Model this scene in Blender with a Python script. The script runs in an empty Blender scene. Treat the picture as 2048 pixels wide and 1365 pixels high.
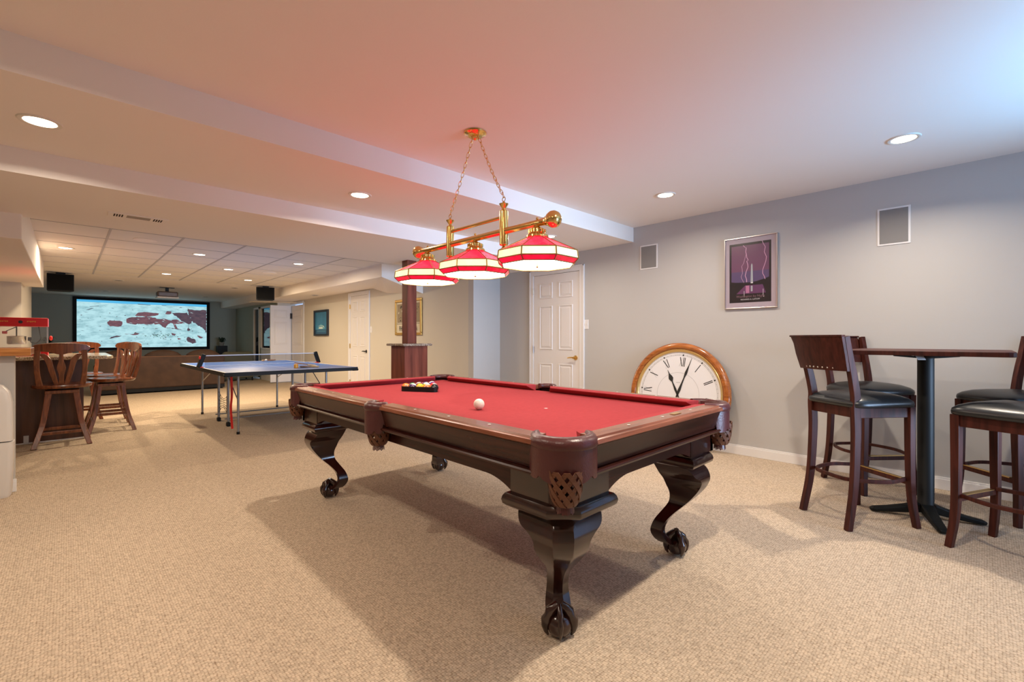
import bpy, math, random
from math import sin, cos, pi, radians
from mathutils import Vector, Matrix
random.seed(7)
S = bpy.context.scene
COL = S.collection

# ------------------------------------------------------------------ camera, world, exposure
HZ, FPX, YAW, EYE = 678.0, 918.8, 0.76953, 1.15
cd = bpy.data.cameras.new('camera'); cam = bpy.data.objects.new('camera', cd); COL.objects.link(cam)
cam.location = (0, 0, EYE); cam.rotation_euler = (pi/2, 0, -YAW)
cd.sensor_width = 36; cd.lens = 36*FPX/2048; cd.shift_y = -(682.5-HZ)/2048
cd.clip_start = .05; cd.clip_end = 60
S.camera = cam
w = bpy.data.worlds.new('world'); S.world = w; w.use_nodes = True
w.node_tree.nodes['Background'].inputs[0].default_value = (.45, .62, 1, 1)
w.node_tree.nodes['Background'].inputs[1].default_value = 1.2
S.view_settings.view_transform = 'Standard'; S.view_settings.look = 'None'
S.view_settings.gamma = 1; S.view_settings.use_curve_mapping = False
S.view_settings.exposure = 0.05
S.cycles.use_denoising = True
S.cycles.max_bounces = 10; S.cycles.diffuse_bounces = 6
S.cycles.sample_clamp_indirect = 6
K_DOWN = 15.0      # recessed lamp power
K_THEATRE = 30.0
K_DAY = 20.0

# daylight coming in through the window behind the camera
def area(name, loc, rot, sx, sy, energy, color):
    d = bpy.data.lights.new(name, 'AREA'); d.shape = 'RECTANGLE'; d.size = sx; d.size_y = sy
    d.energy = energy; d.color = color
    o = bpy.data.objects.new(name, d); COL.objects.link(o); o.location = loc; o.rotation_euler = rot
    return o
up = area('daylight', (3.3, -1.28, 1.85), (radians(122), 0, 0), 1.7, .55, K_DAY, (.20, .56, 1)); up.data.spread = radians(95)
low = area('daylight', (3.3, -1.27, 1.15), (radians(90), 0, 0), 1.7, 1.6, 31.0, (.50, .70, 1)); low.data.spread = radians(48)

# ------------------------------------------------------------------ materials
def mat(name, col, rough=.5, metal=0, emit=None, es=0, spec=.5, coat=0, noise=0, nscale=8, bump=0, bscale=60, alpha=None):
    m = bpy.data.materials.new(name); m.use_nodes = True
    nt = m.node_tree; b = nt.nodes['Principled BSDF']
    b.inputs['Base Color'].default_value = (*col, 1); b.inputs['Roughness'].default_value = rough
    b.inputs['Metallic'].default_value = metal; b.inputs['Specular IOR Level'].default_value = spec
    b.inputs['Coat Weight'].default_value = coat; b.inputs['Coat Roughness'].default_value = .12
    if emit: b.inputs['Emission Color'].default_value = (*emit, 1); b.inputs['Emission Strength'].default_value = es
    if noise or bump:
        tc = nt.nodes.new('ShaderNodeTexCoord')
    if noise:
        n = nt.nodes.new('ShaderNodeTexNoise'); n.inputs['Scale'].default_value = nscale; n.inputs['Detail'].default_value = 6
        nt.links.new(tc.outputs['Object'], n.inputs['Vector'])
        r = nt.nodes.new('ShaderNodeValToRGB')
        r.color_ramp.elements[0].color = (*[c*(1-noise) for c in col], 1); r.color_ramp.elements[1].color = (*[min(1, c*(1+noise)) for c in col], 1)
        r.color_ramp.elements[0].position = .3; r.color_ramp.elements[1].position = .7
        nt.links.new(n.outputs['Fac'], r.inputs[0]); nt.links.new(r.outputs[0], b.inputs['Base Color'])
    if bump:
        n2 = nt.nodes.new('ShaderNodeTexNoise'); n2.inputs['Scale'].default_value = bscale; n2.inputs['Detail'].default_value = 4
        nt.links.new(tc.outputs['Object'], n2.inputs['Vector'])
        bp = nt.nodes.new('ShaderNodeBump'); bp.inputs['Strength'].default_value = bump; bp.inputs['Distance'].default_value = .004
        nt.links.new(n2.outputs['Fac'], bp.inputs['Height']); nt.links.new(bp.outputs[0], b.inputs['Normal'])
    return m

def wood(name, c1, c2, rough=.3, axis='Z', scale=6, coat=.4, spec=.5):
    m = bpy.data.materials.new(name); m.use_nodes = True
    nt = m.node_tree; b = nt.nodes['Principled BSDF']
    tc = nt.nodes.new('ShaderNodeTexCoord'); mp = nt.nodes.new('ShaderNodeMapping')
    s = [scale*5]*3; s['XYZ'.index(axis)] = scale*.35; mp.inputs['Scale'].default_value = s
    nt.links.new(tc.outputs['Object'], mp.inputs['Vector'])
    n = nt.nodes.new('ShaderNodeTexNoise'); n.inputs['Scale'].default_value = 1.6; n.inputs['Detail'].default_value = 8; n.inputs['Distortion'].default_value = .8
    nt.links.new(mp.outputs[0], n.inputs['Vector'])
    r = nt.nodes.new('ShaderNodeValToRGB')
    r.color_ramp.elements[0].color = (*c1, 1); r.color_ramp.elements[1].color = (*c2, 1)
    r.color_ramp.elements[0].position = .32; r.color_ramp.elements[1].position = .68
    nt.links.new(n.outputs['Fac'], r.inputs[0]); nt.links.new(r.outputs[0], b.inputs['Base Color'])
    b.inputs['Roughness'].default_value = rough; b.inputs['Coat Weight'].default_value = coat; b.inputs['Coat Roughness'].default_value = .15; b.inputs['Specular IOR Level'].default_value = spec
    return m

def carpet():
    m = bpy.data.materials.new('berber_carpet'); m.use_nodes = True
    nt = m.node_tree; b = nt.nodes['Principled BSDF']; L = nt.links.new
    tc = nt.nodes.new('ShaderNodeTexCoord'); mp = nt.nodes.new('ShaderNodeMapping')
    mp.inputs['Rotation'].default_value = (0, 0, radians(0)); mp.inputs['Scale'].default_value = (105, 105, 105)
    L(tc.outputs['Object'], mp.inputs['Vector'])
    v = nt.nodes.new('ShaderNodeTexVoronoi'); v.inputs['Scale'].default_value = 1; v.inputs['Randomness'].default_value = .35
    L(mp.outputs[0], v.inputs['Vector'])
    r = nt.nodes.new('ShaderNodeValToRGB')
    e = r.color_ramp.elements
    e[0].position = .44; e[0].color = (.67, .54, .40, 1); e[1].position = .84; e[1].color = (.24, .155, .09, 1)
    L(v.outputs['Distance'], r.inputs[0])
    n = nt.nodes.new('ShaderNodeTexNoise'); n.inputs['Scale'].default_value = 1.4; n.inputs['Detail'].default_value = 5
    L(tc.outputs['Object'], n.inputs['Vector'])
    n3 = nt.nodes.new('ShaderNodeTexWhiteNoise'); n3.noise_dimensions = '3D'; L(v.outputs['Color'], n3.inputs[0])
    mx = nt.nodes.new('ShaderNodeMix'); mx.data_type = 'RGBA'; mx.blend_type = 'MULTIPLY'; mx.inputs[0].default_value = .28
    L(r.outputs[0], mx.inputs[6]); L(n3.outputs['Value'], mx.inputs[7])
    mx2 = nt.nodes.new('ShaderNodeMix'); mx2.data_type = 'RGBA'; mx2.blend_type = 'MULTIPLY'; mx2.inputs[0].default_value = .12
    L(mx.outputs[2], mx2.inputs[6]); L(n.outputs['Fac'], mx2.inputs[7])
    L(mx2.outputs[2], b.inputs['Base Color'])
    b.inputs['Roughness'].default_value = .95; b.inputs['Specular IOR Level'].default_value = .1
    bp = nt.nodes.new('ShaderNodeBump'); bp.inputs['Strength'].default_value = .5; bp.inputs['Distance'].default_value = .003; bp.invert = True
    L(v.outputs['Distance'], bp.inputs['Height']); L(bp.outputs[0], b.inputs['Normal'])
    return m

def granite(name, cols, scale=90):
    m = bpy.data.materials.new(name); m.use_nodes = True
    nt = m.node_tree; b = nt.nodes['Principled BSDF']
    tc = nt.nodes.new('ShaderNodeTexCoord')
    n = nt.nodes.new('ShaderNodeTexNoise'); n.inputs['Scale'].default_value = scale; n.inputs['Detail'].default_value = 5
    nt.links.new(tc.outputs['Object'], n.inputs['Vector'])
    r = nt.nodes.new('ShaderNodeValToRGB'); r.color_ramp.elements[0].position = .35; r.color_ramp.elements[1].position = .65
    r.color_ramp.elements[0].color = (*cols[0], 1); r.color_ramp.elements[1].color = (*cols[2], 1)
    e = r.color_ramp.elements.new(.5); e.color = (*cols[1], 1)
    nt.links.new(n.outputs['Fac'], r.inputs[0]); nt.links.new(r.outputs[0], b.inputs['Base Color'])
    b.inputs['Roughness'].default_value = .12
    return m

def seethrough(name, col, opac, rough=.4):
    m = bpy.data.materials.new(name); m.use_nodes = True
    nt = m.node_tree; b = nt.nodes['Principled BSDF']; b.inputs['Base Color'].default_value = (*col, 1); b.inputs['Roughness'].default_value = rough
    t = nt.nodes.new('ShaderNodeBsdfTransparent'); mx = nt.nodes.new('ShaderNodeMixShader'); mx.inputs[0].default_value = opac
    nt.links.new(t.outputs[0], mx.inputs[1]); nt.links.new(b.outputs[0], mx.inputs[2])
    nt.links.new(mx.outputs[0], nt.nodes['Material Output'].inputs[0])
    return m

def stained(name, col, emit, es, streak=.35):
    """lit leaded glass: glossy pane that glows by itself in place of a bulb behind it, with streaks in the glass"""
    m = bpy.data.materials.new(name); m.use_nodes = True
    nt = m.node_tree; b = nt.nodes['Principled BSDF']; L = nt.links.new
    b.inputs['Base Color'].default_value = (*col, 1); b.inputs['Roughness'].default_value = .08
    tc = nt.nodes.new('ShaderNodeTexCoord'); n = nt.nodes.new('ShaderNodeTexNoise'); n.inputs['Scale'].default_value = 22; n.inputs['Detail'].default_value = 3
    L(tc.outputs['Object'], n.inputs['Vector'])
    mr = nt.nodes.new('ShaderNodeMapRange'); mr.inputs[1].default_value = .3; mr.inputs[2].default_value = .7
    mr.inputs[3].default_value = es*(1-streak); mr.inputs[4].default_value = es*(1+streak)
    L(n.outputs['Fac'], mr.inputs[0]); L(mr.outputs[0], b.inputs['Emission Strength'])
    b.inputs['Emission Color'].default_value = (*emit, 1)  # glow set on the pane itself, standing in for bulb light
    bp = nt.nodes.new('ShaderNodeBump'); bp.inputs['Strength'].default_value = .25; bp.inputs['Distance'].default_value = .01
    L(n.outputs['Fac'], bp.inputs['Height']); L(bp.outputs[0], b.inputs['Normal'])
    return m

M = {}
M['carpet'] = carpet()
M['wall'] = mat('wall_paint', (.505, .495, .48), .8, bump=.08, bscale=160)
M['backwall'] = mat('theatre_wall_paint', (.34, .36, .30), .85)
M['ceiling'] = mat('ceiling_paint', (.86, .80, .74), .85, bump=.06, bscale=120)
M['tile'] = mat('acoustic_tile', (.76, .72, .67), .95, bump=.3, bscale=220)
M['tbar'] = mat('ceiling_grid_bar', (.46, .43, .42), .5)
M['trim'] = mat('white_trim', (.80, .79, .78), .4)
M['door'] = mat('door_paint', (.78, .755, .74), .4)
M['brass'] = mat('polished_brass', (.83, .56, .20), .14, 1)
M['brass_dull'] = mat('dull_brass', (.62, .42, .16), .3, 1)
M['mahog'] = wood('mahogany', (.022, .006, .004), (.054, .013, .008), .26, 'X', 4, .0, .3)
M['mahogY'] = wood('mahogany_lengthwise', (.022, .006, .004), (.054, .013, .008), .26, 'Y', 4, .0, .3)
M['mahogZ'] = wood('mahogany_upright', (.014, .005, .003), (.036, .010, .007), .18, 'Z', 4, .5)
M['railX'] = wood('rail_wood_crosswise', (.17, .054, .026), (.31, .105, .055), .25, 'X', 5, .5)
M['railY'] = wood('rail_wood_lengthwise', (.17, .054, .026), (.31, .105, .055), .25, 'Y', 5, .5)
M['felt'] = mat('red_cloth', (.34, .045, .053), .95, spec=.1, noise=.06, nscale=40, bump=.1, bscale=300)
M['leather'] = mat('oxblood_leather', (.075, .018, .018), .33, bump=.25, bscale=120)
M['net'] = mat('net_leather', (.115, .038, .015), .5)
M['stoolwood'] = wood('dark_cherry', (.028, .007, .005), (.075, .018, .012), .46, 'Z', 5, .0, .2)
M['blackleather'] = mat('black_vinyl', (.012, .014, .016), .32, bump=.05, bscale=200)
M['blackiron'] = mat('black_iron', (.008, .009, .009), .5, spec=.18)
M['black'] = mat('black_plastic', (.008, .008, .008), .5, spec=.25)
M['cloth_black'] = mat('speaker_cloth', (.007, .007, .007), .95, spec=.1)
M['oak'] = wood('honey_wood', (.105, .027, .008), (.26, .072, .022), .24, 'Z', 5, .4)
M['barwood'] = wood('bar_panel_wood', (.055, .020, .010), (.11, .040, .019), .4, 'Z', 3, .1)
M['postwood'] = wood('column_wood', (.095, .020, .010), (.21, .054, .030), .5, 'Z', 2.2, .0, .2)
M['topwood'] = wood('bar_ledge_wood', (.36, .13, .03), (.62, .27, .075), .25, 'X', 4, .4)
M['granite'] = granite('speckled_granite', ((.10, .06, .03), (.50, .40, .26), (.78, .70, .52)))
M['granite2'] = granite('brown_granite', ((.05, .03, .02), (.26, .19, .14), (.50, .42, .36)))
M['sofa'] = mat('brown_suede', (.060, .029, .016), .75, noise=.25, nscale=5)
M['white'] = mat('white_plastic', (.72, .70, .67), .35)
M['cue'] = mat('ivory_ball', (.80, .74, .66), .12)
M['clockface'] = mat('clock_face', (.80, .80, .82), .4)
M['ink'] = mat('black_ink', (.015, .015, .015), .5)
M['greyink'] = mat('grey_ink', (.45, .45, .46), .5)
M['clockwood'] = wood('clock_wood', (.24, .065, .012), (.52, .17, .035), .18, 'Y', 6, .7)
M['grey'] = mat('grey_tube', (.30, .30, .30), .35, .6)
M['speaker'] = mat('grey_grille', (.25, .24, .23), .9, bump=.4, bscale=400)
M['tt'] = mat('blue_table_paint', (.035, .13, .47), .35)
M['ttline'] = mat('white_line', (.75, .76, .78), .4)
M['red'] = mat('red_plastic', (.75, .02, .015), .35)
M['redpaint'] = mat('red_enamel', (.60, .008, .012), .3)
M['silver'] = mat('brushed_silver', (.62, .60, .58), .28, 1)
M['chrome'] = mat('steel', (.7, .68, .65), .2, 1)
M['plant'] = mat('dark_foliage', (.012, .03, .012), .7)
M['canlens'] = mat('lit_lens', (1, .9, .75), .5, emit=(1, .86, .68), es=9)
M['cantrim'] = mat('lamp_trim', (.75, .70, .62), .4)
M['netmesh'] = seethrough('table_tennis_net_mesh', (.02, .02, .022), .20, .8)
M['glass'] = seethrough('clear_acrylic', (.6, .65, .7), .12, .05)
M['hole'] = mat('dark_recess', (.03, .02, .015), .9)
M['amber'] = mat('amber_plastic', (.75, .33, .04), .3)
M['gold'] = mat('gold_frame', (.50, .30, .08), .35, .6)

# ------------------------------------------------------------------ mesh helpers
class MB:
    def __init__(s): s.v = []; s.f = []; s.mi = []; s.m = Matrix.Identity(4)
    def add(s, vs, fs, mi=0):
        o = len(s.v); s.v += [tuple(s.m @ Vector(p)) for p in vs]
        s.f += [tuple(i+o for i in f) for f in fs]; s.mi += [mi]*len(fs); return s
    def box(s, x0, x1, y0, y1, z0, z1, mi=0):
        v = [(x0,y0,z0),(x1,y0,z0),(x1,y1,z0),(x0,y1,z0),(x0,y0,z1),(x1,y0,z1),(x1,y1,z1),(x0,y1,z1)]
        return s.add(v, [(3,2,1,0),(4,5,6,7),(0,1,5,4),(1,2,6,5),(2,3,7,6),(3,0,4,7)], mi)
    def cbox(s, c, d, mi=0): return s.box(c[0]-d[0]/2, c[0]+d[0]/2, c[1]-d[1]/2, c[1]+d[1]/2, c[2]-d[2]/2, c[2]+d[2]/2, mi)
    def loft(s, rings, caps=True, closed=True, mi=0):
        n = len(rings[0]); vs = [p for r in rings for p in r]; fs = []
        for k in range(len(rings)-1):
            for i in range(n if closed else n-1):
                j = (i+1) % n; fs.append((k*n+i, k*n+j, (k+1)*n+j, (k+1)*n+i))
        if caps and closed: fs.append(tuple(range(n-1, -1, -1))); fs.append(tuple((len(rings)-1)*n+i for i in range(n)))
        return s.add(vs, fs, mi)
    def prism(s, poly, z0, z1, mi=0): return s.loft([[(x,y,z0) for x,y in poly], [(x,y,z1) for x,y in poly]], mi=mi)
    def lathe(s, prof, c=(0,0,0), n=24, caps=False, mi=0, ph=0):
        rings = [[(c[0]+r*cos(2*pi*i/n+ph), c[1]+r*sin(2*pi*i/n+ph), c[2]+z) for i in range(n)] for r, z in prof]
        return s.loft(rings, caps, True, mi)
    def tube(s, pts, r, n=8, mi=0, closed=False):
        pts = [Vector(p) for p in pts]; m = len(pts); rs = r if isinstance(r, (list, tuple)) else [r]*m
        rings = []; prev = None
        for i, p in enumerate(pts):
            if closed: t = pts[(i+1) % m]-pts[i-1]
            else: t = (pts[min(i+1, m-1)]-pts[max(i-1, 0)])
            t = t.normalized() if t.length > 1e-9 else Vector((0,0,1))
            if prev is None:
                a = Vector((0,0,1)) if abs(t.z) < .9 else Vector((1,0,0)); a = (a-t*a.dot(t)).normalized()
            else:
                a = prev-t*prev.dot(t); a = a.normalized() if a.length > 1e-6 else t.orthogonal().normalized()
            prev = a; b = t.cross(a)
            rings.append([tuple(p+(a*cos(2*pi*k/n)+b*sin(2*pi*k/n))*rs[i]) for k in range(n)])
        if closed: rings.append(rings[0]); return s.loft(rings, False, True, mi)
        return s.loft(rings, True, True, mi)
    def strip(s, pts, wv, w, t, mi=0):
        """rectangular bar swept along pts; wv = width direction"""
        pts = [Vector(p) for p in pts]; wv = Vector(wv).normalized(); m = len(pts); rings = []
        ws = w if isinstance(w, (list, tuple)) else [w]*m; ts = t if isinstance(t, (list, tuple)) else [t]*m
        for i, p in enumerate(pts):
            d = (pts[min(i+1, m-1)]-pts[max(i-1, 0)]).normalized(); n = d.cross(wv).normalized(); a = wv*ws[i]/2; b = n*ts[i]/2
            rings.append([tuple(p+a+b), tuple(p-a+b), tuple(p-a-b), tuple(p+a-b)])
        return s.loft(rings, True, True, mi)
    def sphere(s, c, r, n=16, m=10, sc=(1,1,1), mi=0):
        prof = [(r*sin(pi*k/m), -r*cos(pi*k/m)) for k in range(m+1)]
        rings = [[(c[0]+sc[0]*a*cos(2*pi*i/n), c[1]+sc[1]*a*sin(2*pi*i/n), c[2]+sc[2]*z) for i in range(n)] for a, z in prof]
        return s.loft(rings, False, True, mi)
    def build(s, name, mats, parent=None, smooth=0, bevel=0, seg=2, sub=0, loc=None, rot=None):
        me = bpy.data.meshes.new(name); me.from_pydata(s.v, [], s.f)
        mats = mats if isinstance(mats, (list, tuple)) else [mats]
        for x in mats: me.materials.append(x)
        me.polygons.foreach_set('material_index', s.mi); me.validate(); me.update()
        o = bpy.data.objects.new(name, me); COL.objects.link(o)
        if smooth:
            me.polygons.foreach_set('use_smooth', [True]*len(me.polygons))
            me.set_sharp_from_angle(angle=radians(smooth))
        if parent: o.parent = parent
        if loc: o.location = loc
        if rot: o.rotation_euler = rot
        if bevel:
            b = o.modifiers.new('bevel', 'BEVEL'); b.width = bevel; b.segments = seg; b.limit_method = 'ANGLE'; b.angle_limit = radians(35)
            b.harden_normals = False
        if sub:
            b = o.modifiers.new('subdivision', 'SUBSURF'); b.levels = sub; b.render_levels = sub
        return o

def tag(o, label=None, cat=None, group=None, kind=None):
    if label: o['label'] = label
    if cat: o['category'] = cat
    if group: o['group'] = group
    if kind: o['kind'] = kind
    return o
def thing(name, label, cat, loc=(0,0,0), rz=0, group=None):
    o = bpy.data.objects.new(name, None); COL.objects.link(o); o.empty_display_size = .1
    o.location = loc; o.rotation_euler = (0,0,rz); return tag(o, label, cat, group)
def struct(mb, name, m, parent=None, **k):
    o = mb.build(name, m, parent, **k)
    if not parent: o['kind'] = 'structure'
    return o
def copy_tree(o, parent=None, **props):
    c = o.copy(); COL.objects.link(c); c.parent = parent
    for k, v in props.items(): c[k] = v
    for ch in o.children: copy_tree(ch, c)
    return c
def bez(p, n=8):
    """catmull-rom through points"""
    p = [Vector(q) for q in p]; q = [p[0]*2-p[1]]+p+[p[-1]*2-p[-2]]; out = []
    for i in range(1, len(q)-2):
        for k in range(n):
            t = k/n; a, b, c, d = q[i-1], q[i], q[i+1], q[i+2]
            out.append(.5*((2*b)+(c-a)*t+(2*a-5*b+4*c-d)*t*t+(3*b-a-3*c+d)*t**3))
    return out+[p[-1]]
def bez4(p, n=3):
    q = [Vector(a) for a in p]; q = [q[0]*2-q[1]]+q+[q[-1]*2-q[-2]]; out = []
    for i in range(1, len(q)-2):
        for k in range(n):
            t = k/n; a, b, c, d = q[i-1], q[i], q[i+1], q[i+2]
            out.append(.5*((2*b)+(c-a)*t+(2*a-5*b+4*c-d)*t*t+(3*b-a-3*c+d)*t**3))
    return out+[q[-2]]
def text_mesh(txt, size, m, name, parent, mtx, extrude=.0008, xscale=1.0):
    cu = bpy.data.curves.new(name, 'FONT'); cu.body = txt; cu.size = size; cu.extrude = extrude; cu.align_x = 'CENTER'; cu.resolution_u = 2
    t = bpy.data.objects.new(name+'_tmp', cu); COL.objects.link(t)
    dg = bpy.context.evaluated_depsgraph_get(); dg.update()
    me = bpy.data.meshes.new_from_object(t.evaluated_get(dg)); bpy.data.objects.remove(t)
    me.transform(mtx @ Matrix.Diagonal((xscale, 1, 1, 1))); me.materials.clear(); me.materials.append(m)
    o = bpy.data.objects.new(name, me); COL.objects.link(o); o.parent = parent; return o

# ------------------------------------------------------------------ the room shell
XR, X2, X3, YR, YB, YF, XL = 4.80, 4.273, 3.95, 5.221, 17.0, -1.35, -2.4
C1, C2, C3, C4 = 2.46, 2.29, 2.14, 2.32
Y1, Y2, Y3 = 2.895, 4.02, 5.45
struct(MB().box(XL-.1, XR+.1, YF-.1, YB+.1, -.1, 0), 'floor', M['carpet'])
prof = [(YF-.1, C1), (Y1, C1), (Y1, C2), (Y2, C2), (Y2, C3), (Y3, C3), (Y3, 2.6), (Y3, 2.75), (YF-.1, 2.75)]
ce = MB().loft([[(XL-.1, y, z) for y, z in prof], [(XR+.1, y, z) for y, z in prof]])
struct(ce, 'ceiling', M['ceiling'])
YG = 11.22
struct(MB().box(XL-.1, XR+.1, Y3, YG, C4, 2.75), 'ceiling', M['tile'])
struct(MB().box(XL-.1, XR+.1, YG, YB+.1, C4, 2.75), 'ceiling', M['ceiling'])
g = MB(); y = 5.79
while y < 11.3: g.box(-.26, 3.5, y-.006, y+.006, C4-.003, C4); y += .68
x = -.305+.64
while x < 3.4: g.box(x-.011, x+.011, Y3, YG, C4-.0035, C4-.0005); x += .64
struct(g, 'trim_3', M['tbar'])
# walls
struct(MB().box(XR, XR+.12, YF, YR+.1, 0, 2.7), 'wall_right', M['wall'])
struct(MB().box(X2, XR+.12, YR, YR+.12, 0, 2.7), 'wall_right', M['wall'])
M['wall2'] = mat('cream_paint_brightened', (.62, .575, .49), .8, bump=.08, bscale=160)  # cream wall paint, its colour brightened in place of light missing there
wr = MB()
wr.box(X2, X2+.12, YR+.12, 11.95, 0, 2.7); wr.box(X2, X2+.12, 11.95, 12.88, 2.06, 2.7)
wr.box(X3, X2+.12, 12.88, 12.98, 0, 2.7)
struct(wr, 'wall_right', M['wall2'])
wr = MB()
for y0, y1, z0, z1 in ((12.98, 13.4, 0, 2.7), (14.3, 14.42, 0, 2.7), (13.4, 14.3, 2.05, 2.7), (14.42, 14.98, 2.05, 2.7), (14.98, YB, 0, 2.7)): wr.box(X3, X3+.12, y0, y1, z0, z1)
struct(wr, 'wall_right', M['backwall'])
struct(MB().box(XL-.1, XR+.1, YB, YB+.12, 0, 2.7), 'wall_back', M['backwall'])
wf = MB()
for x0, x1, z0, z1 in ((XL-.1, 2.15, 0, 2.7), (4.25, XR+.12, 0, 2.7), (2.15, 4.25, 0, .1), (2.15, 4.25, 2.2, 2.7)): wf.box(x0, x1, YF-.12, YF, z0, z1)
struct(wf, 'wall_front', M['wall'])
struct(MB().box(XL-.12, XL, YF, YB, 0, 2.7), 'wall_left', M['wall'])
lw = MB().box(XL, -.46, 9.41, 9.53, 0, 2.7).box(-.58, -.46, 9.53, 12.0, 0, 2.7)
struct(lw, 'wall_left', M['wall2'])
# soffits
struct(MB().box(XL, -.258, 5.33, 10.1, 1.94, 2.7), 'trim_1', M['ceiling'], bevel=.006)
sv = [(3.52,6.55,2.115),(X2,6.55,1.905),(X2,7.75,2.0),(X2,8.3,2.13),(X2,YB,2.12),(3.52,YB,2.12)]
top = [(a,b,2.6) for a,b,_ in sv]
so = MB().add(sv+top, [(0,1,7,6),(5,0,6,11),(4,5,11,10),(1,2,8,7),(2,3,9,8),(3,4,10,9),(6,7,8,9,10,11),(2,1,0),(3,2,0),(5,4,3,0)])
struct(so, 'trim_2', M['ceiling'])
# baseboards
def base(name, x0, x1, y0, y1, nx, ny, m='trim'):
    b = MB(); t = .014
    if nx: b.box(min(x0, x0+nx*t), max(x0, x0+nx*t), y0, y1, 0, .08).box(min(x0, x0+nx*t*.6), max(x0, x0+nx*t*.6), y0, y1, .08, .095)
    else: b.box(x0, x1, min(y0, y0+ny*t), max(y0, y0+ny*t), 0, .08).box(x0, x1, min(y0, y0+ny*t*.6), max(y0, y0+ny*t*.6), .08, .095)
    struct(b, name, M[m], bevel=.002)
base('baseboard_right', XR, 0, YF, 3.61, -1, 0); base('baseboard_right', XR, 0, 4.60, YR, -1, 0)
base('baseboard_right', X2, XR, YR, 0, 0, -1); base('baseboard_right', X2, 0, YR, 8.40, -1, 0)
base('baseboard_right', X2, 0, 9.60, 11.95, -1, 0); base('baseboard_right', X3, 0, 14.98, YB, -1, 0)
base('baseboard_back', XL, X3, YB, 0, 0, -1); base('baseboard_left', XL, -.46, 9.41, 0, 0, -1)
base('baseboard_left', XL, 0, YF, 9.4, 1, 0); base('baseboard_front', XL, XR, YF, 0, 0, 1)

# six panel door leaf lying in the plane X=0, spanning y 0..w, facing -X
def leaf(mb, wd, ht, cols=2, t=.035, mi=0):
    mb.box(0, t, 0, wd, 0, ht, mi)
    st = .11 if cols == 2 else .09; pw = (wd-st*(cols+1))/cols
    for c in range(cols):
        y0 = st+c*(pw+st)
        for z0, z1 in ((.20, .80), (.99, 1.60), (1.70, 1.92)):
            z0 *= ht/2.03; z1 *= ht/2.03
            def ring(d, x): return [(x, y0+d, z0+d), (x, y0+pw-d, z0+d), (x, y0+pw-d, z1-d), (x, y0+d, z1-d)]
            mb.loft([ring(0, -.0005), ring(.004, -.008), ring(.014, -.008), ring(.022, -.0006)], False, True, mi)
            mb.loft([ring(.032, -.0006), ring(.048, -.006)], False, True, mi)
            mb.add(ring(.048, -.006), [(0,1,2,3)], mi)
def wall_door(n, xw, y0, y1, ht, knob_y, hinge_y, knobm, back=0, recess=0):
    r = MB(); ca = .075
    # casing
    r.box(xw-.018, xw, y0-ca, y0, 0, ht+ca).box(xw-.018, xw, y1, y1+ca, 0, ht+ca).box(xw-.018, xw, y0, y1, ht, ht+ca)
    r.box(xw-.024, xw-.018, y0-ca, y0-ca+.02, 0, ht+ca).box(xw-.024, xw-.018, y1+ca-.02, y1+ca, 0, ht+ca).box(xw-.024, xw-.018, y0-ca, y1+ca, ht+ca-.02, ht+ca)
    d = struct(r, 'door_%d' % n, M['trim'], bevel=.003)
    l = MB(); l.m = Matrix.Translation((xw-.008+recess, y0+.004, .012)); leaf(l, y1-y0-.008, ht-.016, t=.006)
    l.build('door_leaf', M['door'], d)
    g = MB(); g.box(xw-.003, xw-.001, y0, y0+.004, 0, ht).box(xw-.003, xw-.001, y1-.004, y1, 0, ht).box(xw-.003, xw-.001, y0, y1, ht-.004, ht)
    g.build('shadow_gap', M['hole'], d)
    k = MB(); zk = .90
    k.m = Matrix.Translation((xw-.008, knob_y, zk)) @ Matrix.Rotation(-pi/2, 4, 'Y')
    k.lathe([(.0, .0), (.032, .001), (.032, .006), (.022, .012), (.012, .014), (.011, .045), (.016, .05), (0, .055)], n=20)
    k.m = Matrix.Identity(4); s = 1 if hinge_y > knob_y else -1
    k.tube([(xw-.058, knob_y, zk), (xw-.060, knob_y+s*.03, zk+.004), (xw-.056, knob_y+s*.07, zk+.002), (xw-.052, knob_y+s*.105, zk-.004)], [.011, .010, .009, .007], 10)
    k.build('handle', knobm, d, smooth=50)
    for z in (.25, 1.0, 1.82):
        h = MB().box(xw-.024, xw-.008, hinge_y-.012, hinge_y+.012, z-.045, z+.045).tube([(xw-.024, hinge_y, z-.05), (xw-.024, hinge_y, z+.05)], .006)
        h.build('hinge', M['brass_dull'] if n > 1 else M['silver'], d)
    return d
wall_door(1, XR, 3.68, 4.50, 2.04, 3.745, 4.495, M['brass'])
wall_door(2, X2, 8.49, 9.27, 2.03, 8.55, 9.27, M['ink'])
# light switches
def switch(loc, label, rocker=2, h=.12, wd=.075):
    t = thing('light_switch', label, 'switch', loc)
    MB().box(-.006, 0, -wd/2, wd/2, -h/2, h/2).build('wall_plate', M['trim'], t, bevel=.002)
    for i in range(rocker):
        y = (i-(rocker-1)/2)*.03
        MB().box(-.010, -.006, y-.006, y+.006, -.014, .014).build('toggle', M['white'], t, bevel=.001)
switch((XR, 3.58, 1.335), 'white light switch plate on the wall right of the brass handled door')
switch((X2, 8.37, 1.33), 'small white light switch beside the far white door near the wooden column', 1)

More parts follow.
